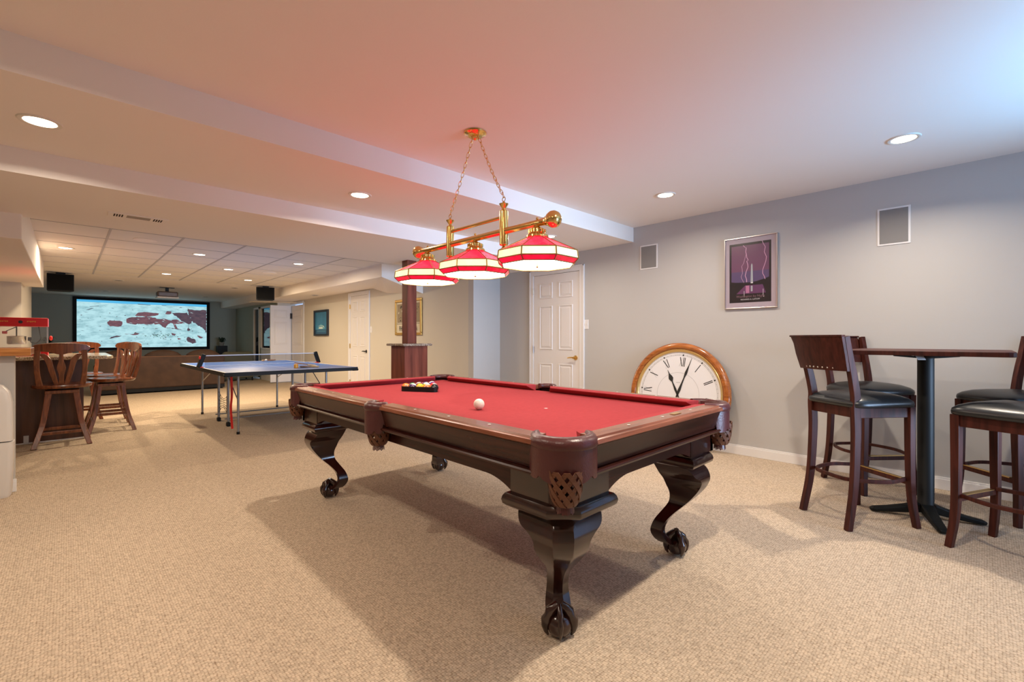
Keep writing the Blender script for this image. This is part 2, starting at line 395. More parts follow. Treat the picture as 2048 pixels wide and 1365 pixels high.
# bifold closet doors at the far end
def fold(name, p0, p1, ht, cols=1):
    v = Vector(p1)-Vector(p0); a = math.atan2(v.y, v.x)-pi/2
    l = MB(); leaf(l, v.length, ht, cols, t=.03)
    return l, a
d3 = MB().box(X2-.012, X2+.0, 11.90, 11.95, 0, 2.08).box(X2-.012, X2, 11.95, 12.88, 2.06, 2.11)
d3 = struct(d3, 'door_3', M['trim'])
l, a = fold('', (X2+.03, 12.02), (X2+.03, 12.86), 2.0, 1)
l.build('folding_leaf', M['door'], d3, loc=(X2+.02, 12.02, .02), rot=(0,0,0))
l2 = MB(); leaf(l2, .50, 2.0, 1, t=.03)
l2.build('folding_leaf', M['door'], d3, loc=(4.272, 12.84, .02), rot=(0,0,pi/2-.03))
for z in (.5, 1.75): MB().box(-.02, .02, -.015, .015, -.07, .07).build('hinge', M['ink'], d3, loc=(X2-.01, 12.80, z))
MB().tube([(3.3, 12.9, 2.085), (X2-.02, 12.35, 2.085), (X2-.02, 12.0, 2.085)], .012).build('track', M['silver'], d3)
# glass panels in the theatre side wall
for i, (y0, y1, z0) in enumerate(((14.42, 14.98, .05), (13.4, 14.3, .85))):
    fr = MB(); z1 = 2.05; k = .05
    fr.box(X3-.02, X3+.05, y0, y0+k, z0, z1).box(X3-.02, X3+.05, y1-k, y1, z0, z1).box(X3-.02, X3+.05, y0, y1, z1-k, z1).box(X3-.02, X3+.05, y0, y1, z0, z0+k)
    if z0 > .5: fr.box(X3, X3+.1, y0, y1, 0, z0)
    f = struct(fr, 'window_%d' % (i+1), M['trim'])
    MB().box(X3+.01, X3+.02, y0+k, y1-k, z0+k, z1-k).build('pane', mat('night_glass%d' % i, (.01, .012, .02), .02, spec=1), f)
# window behind the camera
fr = MB(); x0, x1, z0, z1 = 2.15, 4.25, .1, 2.2
fr.box(x0, x1, YF-.1, YF+.02, z0, z0+.05).box(x0, x1, YF-.1, YF+.02, z1-.05, z1)
for xx in (x0, 3.175, x1-.05): fr.box(xx, xx+.05, YF-.1, YF+.02, z0+.05, z1-.05)
struct(fr, 'window_3', M['trim'])

# ------------------------------------------------------------------ recessed lamps, vents, ceiling speakers
def can(loc, label, lit=True, power=K_DOWN, r=.085, group='recessed ceiling lamps', color=(1, .86, .70), beam=163):
    t = thing('recessed_light', label, 'ceiling light', loc, 0, group)
    MB().lathe([(r+.004, 0), (r, -.006), (r-.012, -.008), (r-.02, -.004)], n=32).build('trim_ring', M['cantrim'], t, smooth=40)
    MB().lathe([(r-.02, -.004), (0, -.003)], n=32).build('lens', M['canlens'] if lit else M['hole'], t)
    if lit:
        d = bpy.data.lights.new('bulb', 'AREA'); d.shape = 'DISK'; d.size = .07; d.spread = radians(beam); d.energy = power; d.color = color
        o = bpy.data.objects.new('bulb', d); COL.objects.link(o); o.parent = t; o.location = (0, 0, -.012)
    return t
can((3.93, .375, C1), 'lit round recessed lamp above the tall pub table', power=K_DOWN*1.4, beam=146)
can((3.91, 2.03, C1), 'lit round recessed lamp in the ceiling above the leaning clock')
can((1.77, .45, C1), 'lit recessed lamp above the near end of the pool table', power=K_DOWN*1.95, beam=150)
can((-.12, .42, C1), 'lit recessed lamp in the ceiling left of the pool table', power=K_DOWN*.8)
can((-.12, 2.03, C1), 'lit recessed lamp in the high ceiling before the first beam', power=K_DOWN*.9)
can((-.101, 3.45, C2), 'large glaring recessed lamp between the beams at far left', power=K_DOWN)
can((1.666, 3.45, C2), 'lit recessed lamp between the beams left of the brass chandelier')
can((3.85, 3.385, C2), 'lit recessed lamp half hidden behind the nearest red lamp shade', power=K_DOWN*.8)
for i, (x, y, n) in enumerate(((-.013, 8.237, 'lit recessed lamp in the tiled ceiling beside the left soffit'), (1.318, 7.579, 'lit recessed lamp in the tiled ceiling nearest the flat ceiling edge'),
    (1.287, 10.266, 'lit recessed lamp in the tiled ceiling closest to the projector'), (1.953, 8.875, 'lit recessed lamp in the middle of the tiled ceiling'),
    (2.594, 7.465, 'lit recessed lamp at the right of the tiled ceiling over the blue table'), (2.59, 10.229, 'lit recessed lamp in the tiled ceiling closest to the right black speaker'))):
    can((x, y, C4), n, power=K_THEATRE, color=(1, .79, .54), beam=178)
for x, y, n in ((.74, 12.075, 'dark unlit recessed lamp between left speaker and projector'), (.675, 14.937, 'dark unlit recessed lamp above the left end of the screen'),
                (2.772, 15.133, 'dark unlit recessed lamp above the right end of the screen'), (2.765, 11.995, 'dark unlit recessed lamp left of the right black speaker')):
    can((x, y, C4), n, False, group='unlit recessed lamps')
can((3.97, 10.41, 2.12), 'dark unlit recessed lamp in the soffit above the blue picture', False, group='unlit recessed lamps')
for x, y, n in ((.667, 6.913, 'round white ceiling speaker grille beside the ceiling vent'), (2.579, 8.84, 'round white ceiling speaker grille at the right of the tiled ceiling')):
    tag(MB().lathe([(.115, 0), (.112, -.006), (.10, -.005), (0, -.005)], n=32).build('ceiling_speaker', M['ceiling'], loc=(x, y, C4)), n, 'ceiling speaker', 'round ceiling speakers')
v = thing('ceiling_vent', 'cream metal air vent with three louvred sections in the flat ceiling', 'vent', (.42, 4.81, C3))
MB().box(-.19, .19, -.075, .075, -.006, 0).build('frame', M['ceiling'], v, bevel=.002)
for x0, x1 in ((-.155, -.095), (-.075, .075), (.095, .155)):
    b = MB()
    if x1-x0 < .1:
        for k in range(4): b.box(x0+k*.016, x0+k*.016+.009, -.045, .045, -.0075, -.006)
    else:
        b.box(x0, x1, -.045, .045, -.0072, -.006)
    b.build('louvre', M['hole'] if x1-x0 < .1 else mat('vent_shade', (.33, .27, .22), .6), v)

# in-wall speakers
for (y0, y1, z0, z1, n) in ((2.60, 2.79, 1.965, 2.215, 'smaller looking grey in wall speaker left of the lightning poster'), (.43, .61, 1.925, 2.2, 'grey in wall speaker high on the wall right of the lightning poster')):
    t = thing('wall_speaker', n, 'speaker', (XR, (y0+y1)/2, (z0+z1)/2), 0, 'grey in wall speakers'); hw, hh = (y1-y0)/2, (z1-z0)/2
    f = MB().box(-.006, 0, -hw-.014, hw+.014, -hh-.014, hh+.014); f.build('frame', M['trim'], t, bevel=.002)
    MB().box(-.009, -.006, -hw, hw, -hh, hh).build('grille', M['speaker'], t, bevel=.002)

# ------------------------------------------------------------------ pool table
PX0, PX1, PY0, PY1 = 1.15, 2.56, .93, 3.55
PCX, PCY = (PX0+PX1)/2, (PY0+PY1)/2
pt = thing('pool_table', 'dark mahogany pool table with red cloth and carved claw feet', 'pool table', (PCX, PCY, 0))
hx, hy = (PX1-PX0)/2, (PY1-PY0)/2
ZT, ZB = .81, .77
bx, by = hx-.085, hy-.085      # cabinet half sizes
# bed
MB().box(-hx+.07, hx-.07, -hy+.07, hy-.07, ZB-.03, ZB).build('bed_cloth', M['felt'], pt)
MB().cbox((PX0*0+.02, -.57, ZB+.0006), (.016, .016, .001)).build('spot', M['white'], pt)
g1, g2 = .165, .07   # gap of corner pockets / side pockets
def rail(along, sgn, a0, a1):
    """rail cap between a0 and a1 with cushion; along = 'y' for long rails"""
    out = hx if along == 'y' else hy
    def P(a, d, z):
        c = sgn*(out-d)
        return (c, a, z) if along == 'y' else (a, c, z)
    wood_m = M['railY'] if along == 'y' else M['railX']
    dark = M['mahogY'] if along == 'y' else M['mahog']
    ch = .05
    def ring(a, pr): return [P(a, d, z) for d, z in pr]
    capp = [(.0, .786), (.004, .800), (.012, .803), (.016, .81), (.078, .812), (.078, .78), (.02, .778), (.008, .78)]
    cap = MB(); cap.loft([ring(a0, capp), ring(a1, capp)]); c = cap.build('rail_cap', wood_m, pt, smooth=20)
    bl = [(.010, .778), (.05, .778), (.05, .695), (.030, .695), (.026, .715), (.014, .765)]
    MB().loft([ring(a0-.0, bl), ring(a1+.0, bl)]).build('rail_blind', dark, pt, smooth=20)
    mo = [(.012, .690), (.008, .684), (.012, .676), (.05, .672), (.05, .690)]
    MB().loft([ring(a0-.02, mo), ring(a1+.02, mo)]).build('moulding', dark, pt, smooth=20)
    cu0 = [(.078, .812), (.130, .807), (.130, .803), (.088, .77), (.078, .77)]
    e = .045 if along == 'y' and a0 < 0 < 1 else .045
    r0 = [P(a0-.0+ (e if d > .1 else 0), d, z) for d, z in cu0]; r1 = [P(a1-(e if d > .1 else 0), d, z) for d, z in cu0]
    MB().loft([r0, r1]).build('cushion', M['felt'], pt, smooth=20)
    n = 3 
    for k in range(1, n+1):
        t = a0+(a1-a0)*k/(n+1)
        q = P(t, .047, .8125); d = MB().lathe([(.007, 0), (0, .0006)], n=12); d.build('sight_dot', M['white'], pt, loc=q)
for s in (-1, 1):
    rail('y', s, -hy+g1, -g2); rail('y', s, g2, hy-g1)
    rail('x', s, -hx+g1, hx-g1)
MB().box(-.035, .035, -.012, .012, 0, .0012).build('name_plate', M['brass_dull'], pt, loc=(.12, -hy+.047, .812))
# cabinet aprons with the lower edge dropping to the legs
def apron(along, sgn):
    L = by if along == 'y' else bx; out = bx if along == 'y' else by
    poly = [(-L, .675), (L, .675)]
    k = 12; blk = .255
    for i in range(k+1):
        t = i/k; poly.append((L-blk-.16*t, .555+.047*sin(t*pi/2)**.8 + 0)) 
    for i in range(k+1):
        t = 1-i/k; poly.append((-L+blk+.16*t, .555+.047*sin(t*pi/2)**.8))
    poly = [(-L, .555)]+[p for p in poly[::-1]][:-2][::-1][::-1]+[(L, .555), (L, .675), (-L, .675)] if False else [(-L, .675), (L, .675), (L, .555)]+poly[2:]+[(-L, .555)]
    b = MB(); c0, c1 = sgn*(out-.03), sgn*out
    if along == 'y': b.loft([[(c0, a, z) for a, z in poly], [(c1, a, z) for a, z in poly]])
    else: b.loft([[(a, c0, z) for a, z in poly], [(a, c1, z) for a, z in poly]])
    b.build('apron', M['mahogY'] if along == 'y' else M['mahog'], pt)
for s in (-1, 1): apron('y', s); apron('x', s)
# legs, outward diagonal local frame: local +a,+b point outwards
def leg(sx, sy):
    cxl, cyl = sx*(bx-.132), sy*(by-.132)
    def Q(a, b, z): return (cxl+sx*a, cyl+sy*b, z)
    lg = MB()
    def sq(k, ch, z, inn=None):
        i = -k if inn is None else inn
        p = [(k-ch, k), (k, k-ch), (k, i), (i, i), (i, k)]
        p = [(k, i), (k, k-ch), (k-ch, k), (i, k), (i, i)]
        return [Q(a, b, z) for a, b in p]
    blk = MB().loft([sq(.134, .075, .545), sq(.134, .075, .674)]); bo = blk.build('leg_block', M['mahogZ'], pt)
    # collar with rounded nose
    cr = []
    for k, z in ((.128, .552), (.148, .556), (.156, .545), (.160, .530), (.156, .515), (.146, .506), (.12, .500)): cr.append(sq(k, .082*k/.15, z))
    MB().loft(cr).build('collar', M['mahogZ'], pt, smooth=40)
    # cabriole: outer position o(z) along diagonal (same offset in a and b), width w(z)
    # height, outer offset, wing width, chamfer, depth of the inner corner
    prof = [tuple(v) for v in bez4([(.502, .104, .222, .05, .20), (.475, .124, .226, .052, .21), (.45, .134, .216, .054, .21), (.43, .138, .178, .054, .205), (.405, .136, .150, .052, .19), (.37, .122, .143, .050, .165),
            (.34, .102, .126, .046, .135), (.31, .078, .102, .042, .108), (.275, .046, .076, .034, .082), (.23, .004, .064, .028, .066), (.19, -.024, .062, .026, .062), (.15, -.038, .062, .026, .062),
            (.12, -.036, .066, .027, .066), (.09, -.018, .072, .030, .072), (.07, -.002, .072, .032, .072)])]
    rr = []
    for z, o, wd, ch, dp in prof:
        p = [(o, o-wd), (o, o-ch), (o-ch, o), (o-wd, o), (o-dp, o-dp)]
        # 12 point ring for smoothness
        r = []
        for i in range(5):
            a, b = Vector(p[i]), Vector(p[(i+1) % 5]); r += [a, a.lerp(b, .08), a.lerp(b, .92)]
        rr.append([Q(v.x, v.y, z) for v in r])
    lo = MB().loft(rr)
    l = lo.build('leg', M['mahogZ'], pt, smooth=38)
    # claw and ball foot
    f0 = Q(-.004, -.004, .052); 
    MB().sphere((f0[0], f0[1], .047), .047, 20, 12, (1.08, 1.08, 1.0)).build('ball_foot', M['mahogZ'], l, smooth=60)
    dg = math.atan2(sy, sx)
    for k, off in enumerate((-80, 0, 80, 180)):
        a = dg+radians(off); cs, sn = cos(a), sin(a); R = 1.0; fat = .6 if k == 1 else 1
        rad = [(.006, .120, .017), (.022, .110, .019), (.038, .098, .021), (.044, .084, .016), (.053, .068, .021), (.057, .046, .015), (.054, .024, .009), (.045, .008, .004)]
        MB().tube([(f0[0]+cs*r*R, f0[1]+sn*r*R, z) for r, z, _ in rad], [q*fat for *_, q in rad], 10).build('claw', M['mahogZ'], l, smooth=60)
for sx in (-1, 1):
    for sy in (-1, 1): leg(sx, sy)
# pockets
def pocket(px, py, ang, corner):
    """ang: outward direction"""
    p = bpy.data.objects.new('pocket', None); COL.objects.link(p); p.parent = pt; p.location = (px, py, 0); p.rotation_euler = (0, 0, ang)
    R = .100 if corner else .062; span = radians(112 if corner else 92); nx = .078 if corner else .012
    # padded leather horseshoe on top
    pts = []; n = 18
    for i in range(n+1):
        t = -span+2*span*i/n; pts.append((cos(t)*R, sin(t)*R))
    prof = [(-.020, -.022), (-.022, -.004), (-.010, .008), (.008, .006), (.021, -.006), (.026, -.026), (.020, -.034)]
    rings = []
    for i in range(n+1):
        t = -span+2*span*i/n; e = 1 if 0 < i < n else .75
        rings.append([((R+d*e)*cos(t), (R+d*e)*sin(t), .812+z) for d, z in prof])
    MB().loft(rings).build('pocket_collar', M['leather'], p, smooth=60)
    # hanging leather shield with scalloped lower edge
    sh = MB(); n = 50; sp = radians(104 if corner else 84); Rs = R+.020
    a0, a1 = [], []
    for i in range(n+1):
        u = -1+2*i/n; t = u*sp; q = abs(u)
        lobe = lambda c, h, b_: b_+.022*min(1, abs(q-c)/h)**4
        low = min(lobe(0, .46, .666), .72) if q < .46 else (lobe(.64, .18, .672) if q < .82 else lobe(.91, .09, .715))
        if not corner: low -= .012
        for rr_, arr in ((Rs, a0), (Rs-.005, a1)):
            arr.append([(rr_*cos(t), rr_*sin(t), z) for z in (.782, .75, .715, low)])
    rings = [a0[i]+a1[i][::-1] for i in range(n+1)]
    sh.loft(rings); sh.build('leather_shield', M['leather'], p, smooth=50)
    MB().lathe([(R-.016, .762), (R-.018, .72), (R-.022, .69)], n=24).build('liner', M['black'], p, smooth=60)
    # woven net bag of crossing straps
    nb = MB(); N = 10
    def rad(z): 
        t = (z-.585)/(.715-.585); return .026+.034*(1-(1-min(1, t))**2)**.5 if t > 0 else .026
    for k in range(N):
        for s in (-1, 1):
            pts = []; 
            for i in range(13):
                z = .712-(.712-.590)*i/12; th = 2*pi*k/N+s*(i/12)*radians(92)
                pts.append(((rad(z)+.001*s)*cos(th), (rad(z)+.001*s)*sin(th), z))
            rings = []
            for i, q in enumerate(pts):
                th = math.atan2(q[1], q[0]); q = (q[0]+nx, q[1], q[2]); tx = Vector((-sin(th), cos(th), 0)); nn = Vector((cos(th), sin(th), 0)); q = Vector(q)
                w2 = .0100; rings.append([tuple(q+tx*w2+nn*.0015), tuple(q-tx*w2+nn*.0015), tuple(q-tx*w2-nn*.0015), tuple(q+tx*w2-nn*.0015)])
            nb.loft(rings)
    nb.build('net', M['net'], p)
    fr = MB(); fr.m = Matrix.Translation((nx, 0, 0))
    for k in range(26):
        a, b = 2*pi*k/26, 2*pi*(k+.86)/26
        fr.add([(.026*cos(a), .026*sin(a), .606), (.026*cos(b), .026*sin(b), .606), (.031*cos(b), .031*sin(b), .562+.003*(k % 3)), (.031*cos(a), .031*sin(a), .562+.003*(k % 3))], [(0,1,2,3)])
    fr.lathe([(.0265, .608), (.0275, .592)], n=20)
    fr.build('fringe', M['leather'], p)
for sx in (-1, 1):
    for sy in (-1, 1): pocket(sx*(hx-.115), sy*(hy-.115), math.atan2(sy, sx), True)
    pocket(sx*(hx-.048), 0, 0 if sx > 0 else pi, False)

# cue ball and racked balls
tag(MB().sphere((0,0,0), .0295, 32, 20).build('cue_ball', M['cue'], smooth=80, loc=(1.584, 1.889, ZB+.0295)), 'ivory white cue ball alone on the red pool cloth', 'cue ball')
BC = {'yellow': (.80, .52, .02), 'blue': (.01, .03, .30), 'red': (.60, .02, .02), 'purple': (.06, .015, .11), 'orange': (.78, .20, .03), 'green': (.02, .22, .08), 'maroon': (.22, .02, .03), 'black': (.012, .012, .014)}
for k, c in BC.items(): M['b_'+k] = mat('ball_'+k, c, .1)
def ball(loc, col, striped, label, rot, num):
    R = .0285; mb = MB(); prof = [(R*sin(pi*k/14), -R*cos(pi*k/14)) for k in range(15)]
    for k in range(14):
        rings = [[(prof[j][0]*cos(2*pi*i/24), prof[j][0]*sin(2*pi*i/24), prof[j][1]) for i in range(24)] for j in (k, k+1)]
        mb.loft(rings, False, True, 1 if striped and (k < 4 or k > 9) else 0)
    o = tag(mb.build('billiard_ball', [M['b_'+col], M['cue']], smooth=80, loc=loc, rot=rot), label, 'billiard ball', 'billiard balls in the rack')
    d = MB(); cc = []
    n = 16
    for rr_ in (.0, .4):
        cc.append([(R*1.004*cos(rr_), R*1.004*sin(rr_)*cos(2*pi*i/n), R*1.004*sin(rr_)*sin(2*pi*i/n)) for i in range(n)])
    d.loft(cc, False); d.build('number_disc', M['cue'], o, smooth=80)
    text_mesh(num, .013, M['ink'], 'number', o, Matrix.Translation((R*1.03, 0, -.0045)) @ Matrix.Rotation(pi/2, 4, 'Z') @ Matrix.Rotation(pi/2, 4, 'X'), .0003)
A_, B_ = Vector((1.718, 2.965)), Vector((1.880, 2.687)); dr = (B_-A_).normalized(); nr = Vector((-dr.y, dr.x)) if Vector((-dr.y, dr.x)).dot(A_) > 0 else Vector((dr.y, -dr.x))
mid = (A_+B_)/2; Ls = (B_-A_).length
rk = MB(); Cc = mid+nr*Ls*.866; tri = [A_, B_, Cc]; cen = (A_+B_+Cc)/3
def rtri(k, n=5):
    out = []
    for i in range(3):
        p = tri[i]; r = .028-k; inn = p+(cen-p).normalized()*.056
        a0 = math.atan2((p-cen).y, (p-cen).x)
        for j in range(n): 
            t = a0-pi/3+2*pi/3*j/(n-1); out.append(inn+Vector((cos(t), sin(t)))*r)
    return out
o1, o2 = rtri(0), rtri(.006)
z0, z1 = ZB+.0005, ZB+.036
order = o1 if ((tri[1]-tri[0]).cross(tri[2]-tri[0]) if hasattr(tri[0], 'cross') else 1) else o1
rk.loft([[(p.x, p.y, z0) for p in o1], [(p.x, p.y, z1) for p in o1], [(p.x, p.y, z1) for p in o2], [(p.x, p.y, z0) for p in o2], [(p.x, p.y, z0) for p in o1]], False)
tag(rk.build('ball_rack', M['black']), 'black plastic triangle rack around the billiard balls', 'rack')
cols = [('orange', 0, '5'), ('purple', 1, '12'), ('yellow', 0, '1'), ('orange', 1, '13'), ('black', 0, '8'), ('green', 0, '6'), ('maroon', 0, '7'), ('yellow', 1, '9'), ('red', 1, '11'),
        ('blue', 1, '10'), ('green', 1, '14'), ('red', 0, '3'), ('purple', 0, '4'), ('blue', 0, '2'), ('maroon', 1, '15')]
k = 0; D = .0572; face_cam = math.atan2(-2.9, -1.8)
rows_n = ('front row nearest the cue ball', 'second row', 'third row', 'fourth row', 'tip of the rack')
for row in range(5):
    for i in range(5-row):
        q = mid+nr*(.037+row*D*.866)+dr*((i-(4-row)/2)*D)
        c, s, num = cols[k]; k += 1
        nm = ('striped white and ' if s else 'solid ')+c+' billiard ball numbered '+num+' in the '+('triangle rack' if row < 4 else 'far corner of the rack')
        ball((q.x, q.y, ZB+.0285), c, s, nm, (random.uniform(-.3, .3), random.uniform(-.4, .1), face_cam+random.uniform(-.5, .5)), num)

# ------------------------------------------------------------------ chandelier
CX, CY = 1.86, 2.255
ch = thing('billiard_chandelier', 'brass billiard chandelier with three red and cream glass shades over the pool table', 'chandelier', (CX, CY, C1))
def zc(z): return z-C1
cp = MB().lathe([(.0, 0), (.068, 0), (.072, -.004), (.070, -.012), (.052, -.020), (.044, -.028), (.018, -.030), (.016, -.044), (.008, -.050), (0, -.052)], n=32); cp.build('canopy', M['brass'], ch, smooth=35)
for s in (-1, 1):
    cn = MB(); a = Vector((0, s*.024, -.02)); b = Vector((0, s*.265, zc(1.992))); L = (b-a).length; N = 17; d = (b-a)/L
    sag = lambda t: Vector((0, 0, -.020*sin(pi*t)))
    for k in range(N):
        t = (k+.5)/N; c = a+(b-a)*t+sag(t); ll = L/N*.70; th = k*pi/2+.4
        u = d; vv = Vector((1,0,0)) if k % 2 else Vector((0,0,1)).cross(d).normalized().cross(d).normalized()
        vv = Matrix.Rotation(.5, 3, d) @ vv
        pts = [c+u*(ll*cos(2*pi*i/12))+vv*(.0085*sin(2*pi*i/12)) for i in range(12)]
        cn.tube(pts, .0019, 6, closed=True)
    cn.build('chain', M['brass'], ch, smooth=60)
    # vertical holder
    y = s*.265
    vh = MB(); R = .026
    vh.lathe([(0, zc(1.632)), (.012, zc(1.636)), (.020, zc(1.646)), (.012, zc(1.656)), (.010, zc(1.664)), (.020, zc(1.672)), (.022, zc(1.678)), (.012, zc(1.690)), (.010, zc(1.70)), (R-.004, zc(1.704)),
              (R, zc(1.708)), (R, zc(1.905)), (R-.004, zc(1.91)), (.013, zc(1.912)), (.012, zc(1.925)), (.026, zc(1.945)), (.028, zc(1.950)), (.010, zc(1.952)), (.008, zc(1.962)), (0, zc(1.966))], c=(0, y, 0), n=24)
    vh.tube([Vector((0, y+.013*cos(q*pi/8), zc(1.978)+.013*sin(q*pi/8))) for q in range(16)], .0022, 6, closed=True)
    vh.build('holder', M['brass'], ch, smooth=35)
MB().tube([(0, -.265, zc(1.872)), (0, .265, zc(1.872))], .011, 16).build('upper_bar', M['brass'], ch, smooth=60)
MB().tube([(0, -.62, zc(1.787)), (0, .62, zc(1.787))], .019, 20).build('long_bar', M['brass'], ch, smooth=60)
for s in (-1, 1):
    e = MB(); e.m = Matrix.Translation((0, s*.56, zc(1.787))) @ Matrix.Rotation(-s*pi/2, 4, 'X')
    e.lathe([(.0195, 0), (.022, .03), (.03, .055), (.040, .07), (.046, .088), (.045, .104), (.036, .12), (.022, .130), (.012, .132), (0, .134)], n=28)
    e.build('finial', M['brass'], ch, smooth=45)
RED = stained('red_stained_glass', (.55, .01, .04), (1, .012, .05), 1.6)
REDD = stained('deep_red_stained_glass', (.45, .005, .03), (1, .01, .05), .75)
CREAM = stained('cream_stained_glass', (.85, .72, .5), (1, .74, .40), 1.25, .12)
GLOW = mat('lit_diffuser', (1, .95, .85), .5, emit=(1, .88, .72), es=10)
CAME = mat('brass_came', (.30, .22, .08), .35, .9)
def shade(y):
    s_ = bpy.data.objects.new('lamp_shade', None); COL.objects.link(s_); s_.parent = ch; s_.location = (0, y, 0)
    s_['label'] = 'octagonal red and cream leaded glass shade'
    cap = MB().lathe([(.058, zc(1.700)), (.063, zc(1.706)), (.062, zc(1.716)), (.052, zc(1.724)), (.046, zc(1.727)), (.044, zc(1.734)), (.044, zc(1.750)), (.030, zc(1.760)), (.012, zc(1.768)), (.010, zc(1.79))], n=28)
    for k in range(16):
        a = 2*pi*k/16; cap.cbox((.046*cos(a), .046*sin(a), zc(1.741)), (.006, .006, .018))
    cap.build('gallery', M['brass'], s_, smooth=35)
    MB().sphere((0, 0, zc(1.812)), .008, 12, 8).build('finial', M['brass'], s_, smooth=60)
    ph = pi/8; n = 8
    def oc(r, z): return [(r*cos(2*pi*i/n+ph), r*sin(2*pi*i/n+ph), z) for i in range(n)]
    lv = [(.060, zc(1.703)), (.226, zc(1.622)), (.232, zc(1.578)), (.205, zc(1.553))]
    MB().loft([oc(*lv[0]), oc(*lv[1])], False).build('roof_glass', RED, s_)
    MB().loft([oc(*lv[1]), oc(*lv[2])], False).build('band_glass', CREAM, s_)
    MB().loft([oc(*lv[2]), oc(*lv[3])], False).build('skirt_glass', REDD, s_)
    c = MB()
    for r, z in lv:
        p = oc(r, z); c.tube(p, .0032, 6, closed=True)
    for i in range(n):
        for a, b in ((0, 1), (1, 2), (2, 3)): c.tube([oc(*lv[a])[i], oc(*lv[b])[i]], .0030 if a != 1 else .004, 6)
    c.build('leading', CAME, s_)
    MB().loft([oc(.203, zc(1.556)), oc(.19, zc(1.560)), oc(.02, zc(1.566))], False).build('diffuser', GLOW, s_)
    MB().sphere((0, 0, zc(1.548)), .008, 12, 8).lathe([(.003, zc(1.556)), (.003, zc(1.566))], n=8).build('knob', M['brass'], s_, smooth=60)
for y in (-.535, 0, .535): shade(y)

# ------------------------------------------------------------------ lightning poster
def art(name, w_, h_, items, parent, mats, normal_x=-1):
    """flat print in plane X, items: (material index, polygon in 0..1 coordinates, left to right as seen from the room, up)"""
    mb = MB()
    for k, (mi, poly) in enumerate(items):
        x = -.0002-.00012*k
        vs = [(x, (.5-a)*w_, b*h_) for a, b in poly]; mb.add(vs, [tuple(range(len(vs)))], mi)
    return mb.build(name, mats, parent)
def frame(parent, w_, h_, fw, t, m, name='frame', bev=.002):
    f = MB(); f.box(-t, 0, -w_/2, w_/2, 0, fw).box(-t, 0, -w_/2, w_/2, h_-fw, h_).box(-t, 0, -w_/2, -w_/2+fw, fw, h_-fw).box(-t, 0, w_/2-fw, w_/2, fw, h_-fw)
    return f.build(name, m, parent, bevel=bev)
def rect(a, b, c, d): return [(a, b), (c, b), (c, d), (a, d)]
def bolt(pts, w0):
    L = [(x-w0, y) for x, y in pts]+[(x+w0, y) for x, y in pts[::-1]]; return L
po = thing('lightning_poster', 'silver framed poster of lightning over a white obelisk at dusk on the right wall', 'framed poster', (XR, 1.602, 1.445))
pw, phh = .485, .705
frame(po, pw, phh, .010, .022, M['silver'])
pm = [mat('poster_mount', (.52, .44, .50), .5), mat('poster_black', (.025, .02, .022), .35), mat('poster_sky', (.20, .085, .16), .35), mat('bolt_pink', (.85, .50, .72), .4), mat('obelisk', (.45, .48, .52), .4),
      mat('poster_water', (.16, .06, .15), .35), mat('poster_pink', (.55, .22, .38), .4), mat('poster_violet', (.13, .09, .20), .35), mat('poster_white', (.85, .82, .85), .4)]
b1 = [(.36, .90), (.39, .87), (.42, .86), (.41, .80), (.425, .76), (.43, .72), (.46, .68), (.43, .665), (.45, .62), (.455, .58), (.42, .52), (.40, .46), (.425, .41), (.43, .365)]
b2 = [(.73, .93), (.75, .89), (.79, .84), (.77, .77), (.81, .70), (.80, .64), (.77, .58), (.74, .52), (.74, .47), (.77, .43), (.785, .39)]
b3 = [(.425, .78), (.39, .70), (.37, .64), (.33, .60), (.34, .55), (.345, .50), (.32, .45), (.33, .42), (.375, .36)]
items = [(0, rect(0, 0, 1, 1)), (1, rect(.08, .075, .90, .93)), (2, rect(.12, .36, .86, .895)), (7, rect(.12, .36, .86, .52)),
         (1, [(.08, .30), (.90, .30), (.90, .43), (.80, .405), (.70, .385), (.62, .37), (.5, .36), (.3, .365), (.2, .37), (.08, .385)]),
         (5, [(.40, .32), (.74, .32), (.80, .20), (.22, .20)]), (6, rect(.41, .21, .48, .315)), (4, rect(.51, .23, .545, .31)),
         (3, bolt(b1, .0055)), (3, bolt(b2, .005)), (3, bolt(b3, .003)), (4, [(.505, .345), (.555, .345), (.545, .605), (.53, .63), (.515, .605)]), (8, rect(.512, .345, .55, .36)),
         (8, rect(.375, .15, .383, .24)), (8, rect(.745, .17, .753, .255)), (8, rect(.752, .145, .765, .155))]
art('print', pw-.02, phh-.02, items, po, pm).location = (-.010, 0, .010)
Mx = lambda y, z: Matrix.Translation((-.0135, y, z)) @ Matrix.Rotation(-pi/2, 4, 'Z') @ Matrix.Rotation(pi/2, 4, 'X')
text_mesh('Washington by Night', .030, mat('poster_mauve_text', (.30, .17, .20), .5), 'title_text', po, Mx(-.0, .112), .0002)
text_mesh('RICHARD A. LATOFF', .019, pm[8], 'author_text', po, Mx(-.0, .085), .0002)
MB().box(-.0165, -.016, -pw/2+.01, pw/2-.01, .01, phh-.01).build('glazing', seethrough('picture_glass', (.02, .02, .02), .06, .02), po)

